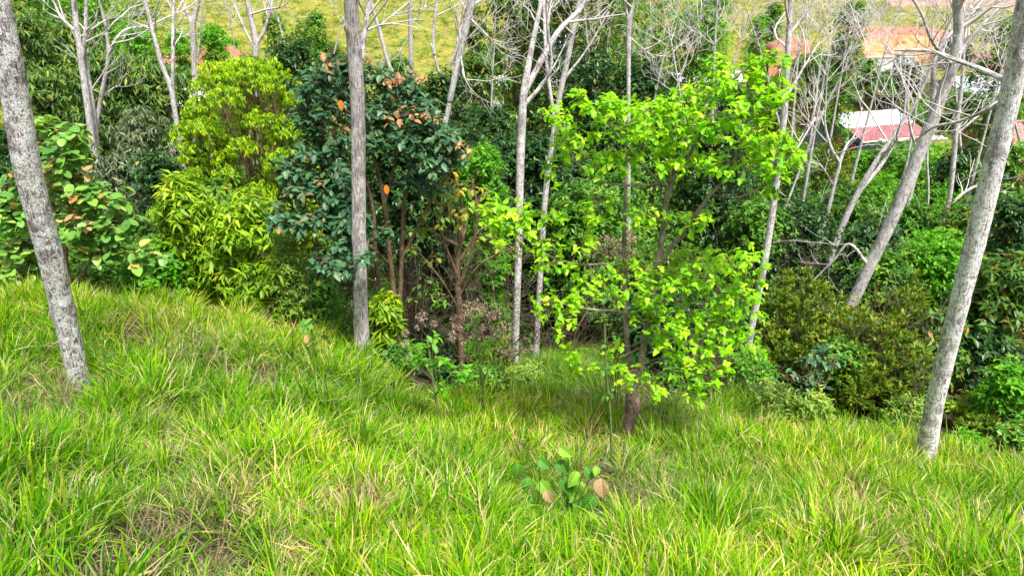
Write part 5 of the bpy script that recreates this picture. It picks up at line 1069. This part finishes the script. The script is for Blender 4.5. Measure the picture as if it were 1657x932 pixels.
def sheetmat(name, col, met=.0, var=.12): return plain(name, col, .55, var, 1.5, 0, met)
M['white_sheet'] = sheetmat('white_roof_sheet', (.66, .66, .67), 0, .25); M['red_sheet'] = sheetmat('maroon_roof_sheet', (.27, .085, .095), 0, .4); M['pink_sheet'] = sheetmat('pink_red_roof_sheet', (.45, .16, .16), 0, .4)
M['blue_wall'] = plain('blue_grey_boards', (.14, .20, .31), .8, .2, 2); M['frame_white'] = plain('white_trim', (.75, .75, .74), .6, .08, 2); M['pane'] = plain('red_curtained_pane', (.38, .12, .15), .3, .2, 2)
M['dark_gap'] = plain('dark_opening', (.02, .02, .025), .6); M['pale_wall'] = plain('pale_wall', (.66, .62, .58), .85, .15, 1); M['cream'] = plain('cream_wall', (.62, .54, .42), .85, .15, 1); M['bluesheet'] = sheetmat('blue_grey_roof_sheet', (.42, .48, .55)); M['aqua'] = sheetmat('light_blue_roof_sheet', (.45, .68, .72))
M['fascia'] = M['frame_white']; M['post_blue'] = plain('blue_grey_paint', (.13, .18, .27), .6, .2, 3)
def corr(mb, a, b, c, d, nw=6, amp=.03):
    """corrugated sheet on the quad a(top left) b(top right) c(bottom right) d(bottom left)"""
    a, b, c, d = [np.asarray(k, float) for k in (a, b, c, d)]; nn = np.cross(b - a, d - a); nn /= np.linalg.norm(nn)
    if nn[2] < 0: nn = -nn
    k = nw * 2; V = []
    for i in range(k + 1):
        t = i / k; o = nn * (amp if i % 2 else 0)
        V += [a * (1 - t) + b * t + o, d * (1 - t) + c * t + o, a * (1 - t) + b * t + o - nn * .02, d * (1 - t) + c * t + o - nn * .02]
    F = []
    for i in range(k): F += [(4 * i, 4 * i + 1, 4 * i + 5, 4 * i + 4), (4 * i + 2, 4 * i + 6, 4 * i + 7, 4 * i + 3)]
    F += [(4 * i + 1, 4 * i + 3, 4 * i + 7, 4 * i + 5) for i in range(k)] + [(4 * i, 4 * i + 4, 4 * i + 6, 4 * i + 2) for i in range(k)]
    mb.add(np.array(V), np.array(F))
def gable_house(name, label, F, az, L, hw, drop, wallh, mats_right, mats_left, wall, sheet=1.05, cat='house', wins=()):
    """F: front ridge point; az: direction of the ridge going back (radians from +x)"""
    F = np.asarray(F, float); r = np.array([math.cos(az), math.sin(az), 0]); e = np.array([math.sin(az), -math.cos(az), 0]); Z = np.array([0, 0, 1.])
    base = F + r * L / 2 - Z * (drop + wallh); base[2] = min(base[2], gz(base[0], base[1])) ; T0 = empty(name, base, label, cat)
    loc = base; zb = base[2] - .4
    # walls
    i0 = hw * .88; mb = MB(); eaves = F[2] - drop * .88 - .06
    def WP(u, v, z): q = F + r * u + e * v; return (q[0], q[1], z)
    t = .35
    V = [WP(t, -i0, zb), WP(t, i0, zb), WP(t, i0, eaves), WP(t, 0, F[2] - .08), WP(t, -i0, eaves), WP(L - t, -i0, zb), WP(L - t, i0, zb), WP(L - t, i0, eaves), WP(L - t, 0, F[2] - .08), WP(L - t, -i0, eaves)]
    mb.v.append(np.array(V)); mb.n = 10; mb.at.append(np.full(10, .5)); mb.bc.append(np.zeros((10, 3)))
    for f in ((0, 1, 2, 3, 4), (9, 8, 7, 6, 5)): mb.f.append(np.array([f])); mb.mi.append(np.array([0]))
    f4 = np.array([(1, 6, 7, 2), (5, 0, 4, 9), (2, 7, 8, 3), (3, 8, 9, 4)]); mb.f.append(f4); mb.mi.append(np.zeros(4))
    mb.build('wall', wall, T0, org=loc, smooth=False)
    # boards on the gable wall, proud of it
    nb = int(2 * i0 / .45)
    for k in range(nb):
        v0 = -i0 + 2 * i0 * k / nb; v1 = v0 + 2 * i0 / nb - .03; m = MB()
        top = lambda v: F[2] - .12 - drop * abs(v) / hw
        q = [WP(t - .03, v0, zb), WP(t - .03, v1, zb), WP(t - .03, v1, top(v1) - .05), WP(t - .03, v0, top(v0) - .05), WP(t - .002, v0, zb), WP(t - .002, v1, zb), WP(t - .002, v1, top(v1) - .05), WP(t - .002, v0, top(v0) - .05)]
        m.add(np.array(q), np.array([(0, 1, 2, 3), (1, 5, 6, 2), (0, 3, 7, 4), (3, 2, 6, 7)])); m.build('wall_board', wall, T0, org=loc, smooth=False)
    for (v, z, w, h) in wins:
        m = MB(); 
        for (dv, dz, ww, hh) in ((-w / 2, 0, .09, h), (w / 2, 0, .09, h), (0, h / 2, w + .09, .09), (0, -h / 2, w + .09, .09), (0, 0, .06, h)):
            q = F + r * (t - .07) + e * (v + dv); box(m, (q[0], q[1], z + dz), (ww, .08, hh), rot=az - math.pi / 2)
        f = m.build('window', M['dark_gap'], T0, org=loc, smooth=False)
        q = F + r * (t - .05) + e * v; m = MB(); box(m, (q[0], q[1], z), (w - .08, .04, h - .08), rot=az - math.pi / 2); m.build('pane', M['pane'], f, org=loc, smooth=False)
    # roof sheets, laid in rows that overlap
    n = max(1, int(L / sheet))
    for side, mats in ((1, mats_right), (-1, mats_left)):
        rows = len(mats)
        for j, mt in enumerate(mats):
            s0 = j / rows; s1 = min(1.04, (j + 1) / rows + .04)
            for k in range(n):
                a0 = L * k / n; a1 = L * (k + 1) / n + .04; zo = .012 * (k % 2) + .035 * (rows - 1 - j)
                pt = lambda u, s_: F + r * u + e * side * hw * s_ - Z * (drop * s_) + Z * (zo + .02)
                m = MB(); corr(m, pt(a0, s0), pt(a1, s0), pt(a1, s1), pt(a0, s1)); m.build('roof_sheet', M[mt], T0, org=loc, smooth=False)
    # ridge cap and fascia boards
    m = MB(); tube(m, [F + Z * .09, F + r * L + Z * .09], .10, 6); m.build('ridge_cap', M[mats_right[0]], T0, org=loc)
    for side in (1, -1):
        m = MB(); tube(m, [F + e * side * hw * 1.03 - Z * (drop * 1.04 + .06), F + r * L + e * side * hw * 1.03 - Z * (drop * 1.04 + .06)], .07, 6); m.build('gutter', M['frame_white'], T0, org=loc)
    return T0
F0 = P(1343, 189, 53)
h = gable_house('house', 'blue grey boarded house with a half white, half maroon metal roof below the orange bank', F0, R(22), 7.0, 3.3, 1.25, 2.6, ['white_sheet', 'red_sheet'], ['pink_sheet'], M['blue_wall'], wins=[(.7, F0[2] - 1.75, 1.3, 1.3), (2.4, F0[2] - 2.0, .6, .8)])
# lean-to roof at the right of it
q0 = P(1426, 229, 50); q1 = P(1532, 225, 54)
mb = MB(); corr(mb, q0 + np.array([.1, .7, .12]), q1 + np.array([0, .7, .12]), q1, q0, 20); o = mb.build('lean_to_roof', M['white_sheet'], h, org=np.array(h.location), smooth=False)
mb = MB(); tube(mb, [q0, q1], .09, 6); mb.build('gutter', M['frame_white'], h, org=np.array(h.location))
for i_, (px_, t_, Y_, w_, k_, l_) in enumerate([(1410, 96, 62, 40, 'mid', 'bush before the left end of the pale wall'), (1480, 100, 61, 50, 'dark', 'bush before the right end of the pale wall'), (1375, 60, 70, 50, 'mid', 'bush at the left end of the orange bank'), (1550, 55, 70, 50, 'dark', 'bush at the right end of the orange bank'), (1500, 165, 57, 50, 'fresh', 'light bush right behind the white roof'), (1452, 232, 45, 80, 'mid', 'bush hiding the lower wall of the blue grey house'), (1400, 246, 46, 50, 'fresh', 'light green bush under the house window')]):
    S('leafy_bush', l_, 'bush', k_, px_, t_, Y_, w_, seed=300 + i_, lsc=1.8, maxt=500)
def place_house(px, py, Y, *a, **k): return gable_house('house', a[0], P(px, py, Y), R(a[1]), *a[2:], **k)
place_house(1575, 88, 70, 'red roofed house among trees near the right edge, upper one', 8, 7.5, 3.6, 1.5, 2.4, ['pink_sheet', 'pink_sheet'], ['red_sheet'], M['pale_wall'])
place_house(1590, 200, 47, 'house with a pinkish red roof half hidden behind the whitish leaning trunk', 5, 6.5, 2.6, .9, 2.4, ['pink_sheet'], ['pink_sheet'], M['red_soil'])
place_house(1525, 128, 62, 'low house with a blue grey roof among the bare branches at upper right', 12, 5.5, 3.0, 1.0, 2.0, ['bluesheet'], ['bluesheet'], M['cream'])
place_house(1085, 119, 55, 'pale flat shed behind the top leaves of the lime green tree', 4, 5.5, 1.6, .4, 1.8, ['white_sheet'], ['white_sheet'], M['cream'])
place_house(240, 96, 54, 'small pink roofed hut by the red soil on the left slope', 10, 2.6, 1.6, .6, 1.6, ['pink_sheet'], ['pink_sheet'], M['pale_wall'])
place_house(868, 62, 62, 'hut with a light blue roof behind the forked gully tree', 5, 2.6, 1.5, .6, 1.8, ['aqua'], ['aqua'], M['pale_wall'])
place_house(255, 150, 38, 'white walled hut glimpsed between the bamboo and the rounded tree', 15, 2.4, 1.5, .5, 2.2, ['white_sheet'], ['white_sheet'], M['pale_wall'])
place_house(755, 128, 44, 'white hut glimpsed behind the top centre trees', 5, 2.6, 1.2, .4, 1.6, ['white_sheet'], ['white_sheet'], M['pale_wall'])
# pale wall with a blue grey post in front of it
def pale_wall():
    a = P(1392, 98, 66); b = P(1482, 92, 66); g = min(gz(a[0], a[1]), gz(b[0], b[1])); e = empty('garden_wall', (a + b) / 2 * np.array([1, 1, 0]) + np.array([0, 0, g]), 'long pale rendered wall below the orange bank', 'wall'); org = np.array(e.location)
    n = 5
    for i in range(n):
        t = (i + .5) / n; c = a * (1 - t) + b * t; L = np.linalg.norm(b - a) / n - .05; hh = c[2] + .3 - g
        mb = MB(); box(mb, (c[0], c[1] + .02 * (i % 2), g + hh / 2 - .2), (L, .18, hh)); mb.build('wall_panel', M['pale_wall'], e, org=org, smooth=False)
    mb = MB(); c = (a + b) / 2; box(mb, (c[0], c[1], c[2] + .16), (np.linalg.norm(b - a) + .1, .3, .1)); mb.build('coping', M['frame_white'], e, org=org, smooth=False)
pale_wall()
def blue_post():
    c = P(1453, 107, 62); g = gz(c[0], c[1]); e = empty('tall_cabinet', (c[0], c[1], g), 'blue grey upright cabinet standing in front of the pale wall', 'cabinet'); org = np.array(e.location)
    mb = MB(); hh = c[2] + .9 - g; box(mb, (c[0], c[1], g + hh / 2), (.55, .5, hh), rot=.2); mb.build('body', M['post_blue'], e, org=org, smooth=False)
    mb = MB(); box(mb, (c[0], c[1], g + hh + .05), (.65, .6, .1), rot=.2); mb.build('cap', M['bluesheet'], e, org=org, smooth=False)
    mb = MB(); box(mb, (c[0] - .05, c[1] - .28, g + hh * .5), (.40, .04, hh * .8), rot=.2); mb.build('door', M['post_blue'], e, org=org, smooth=False)
blue_post()
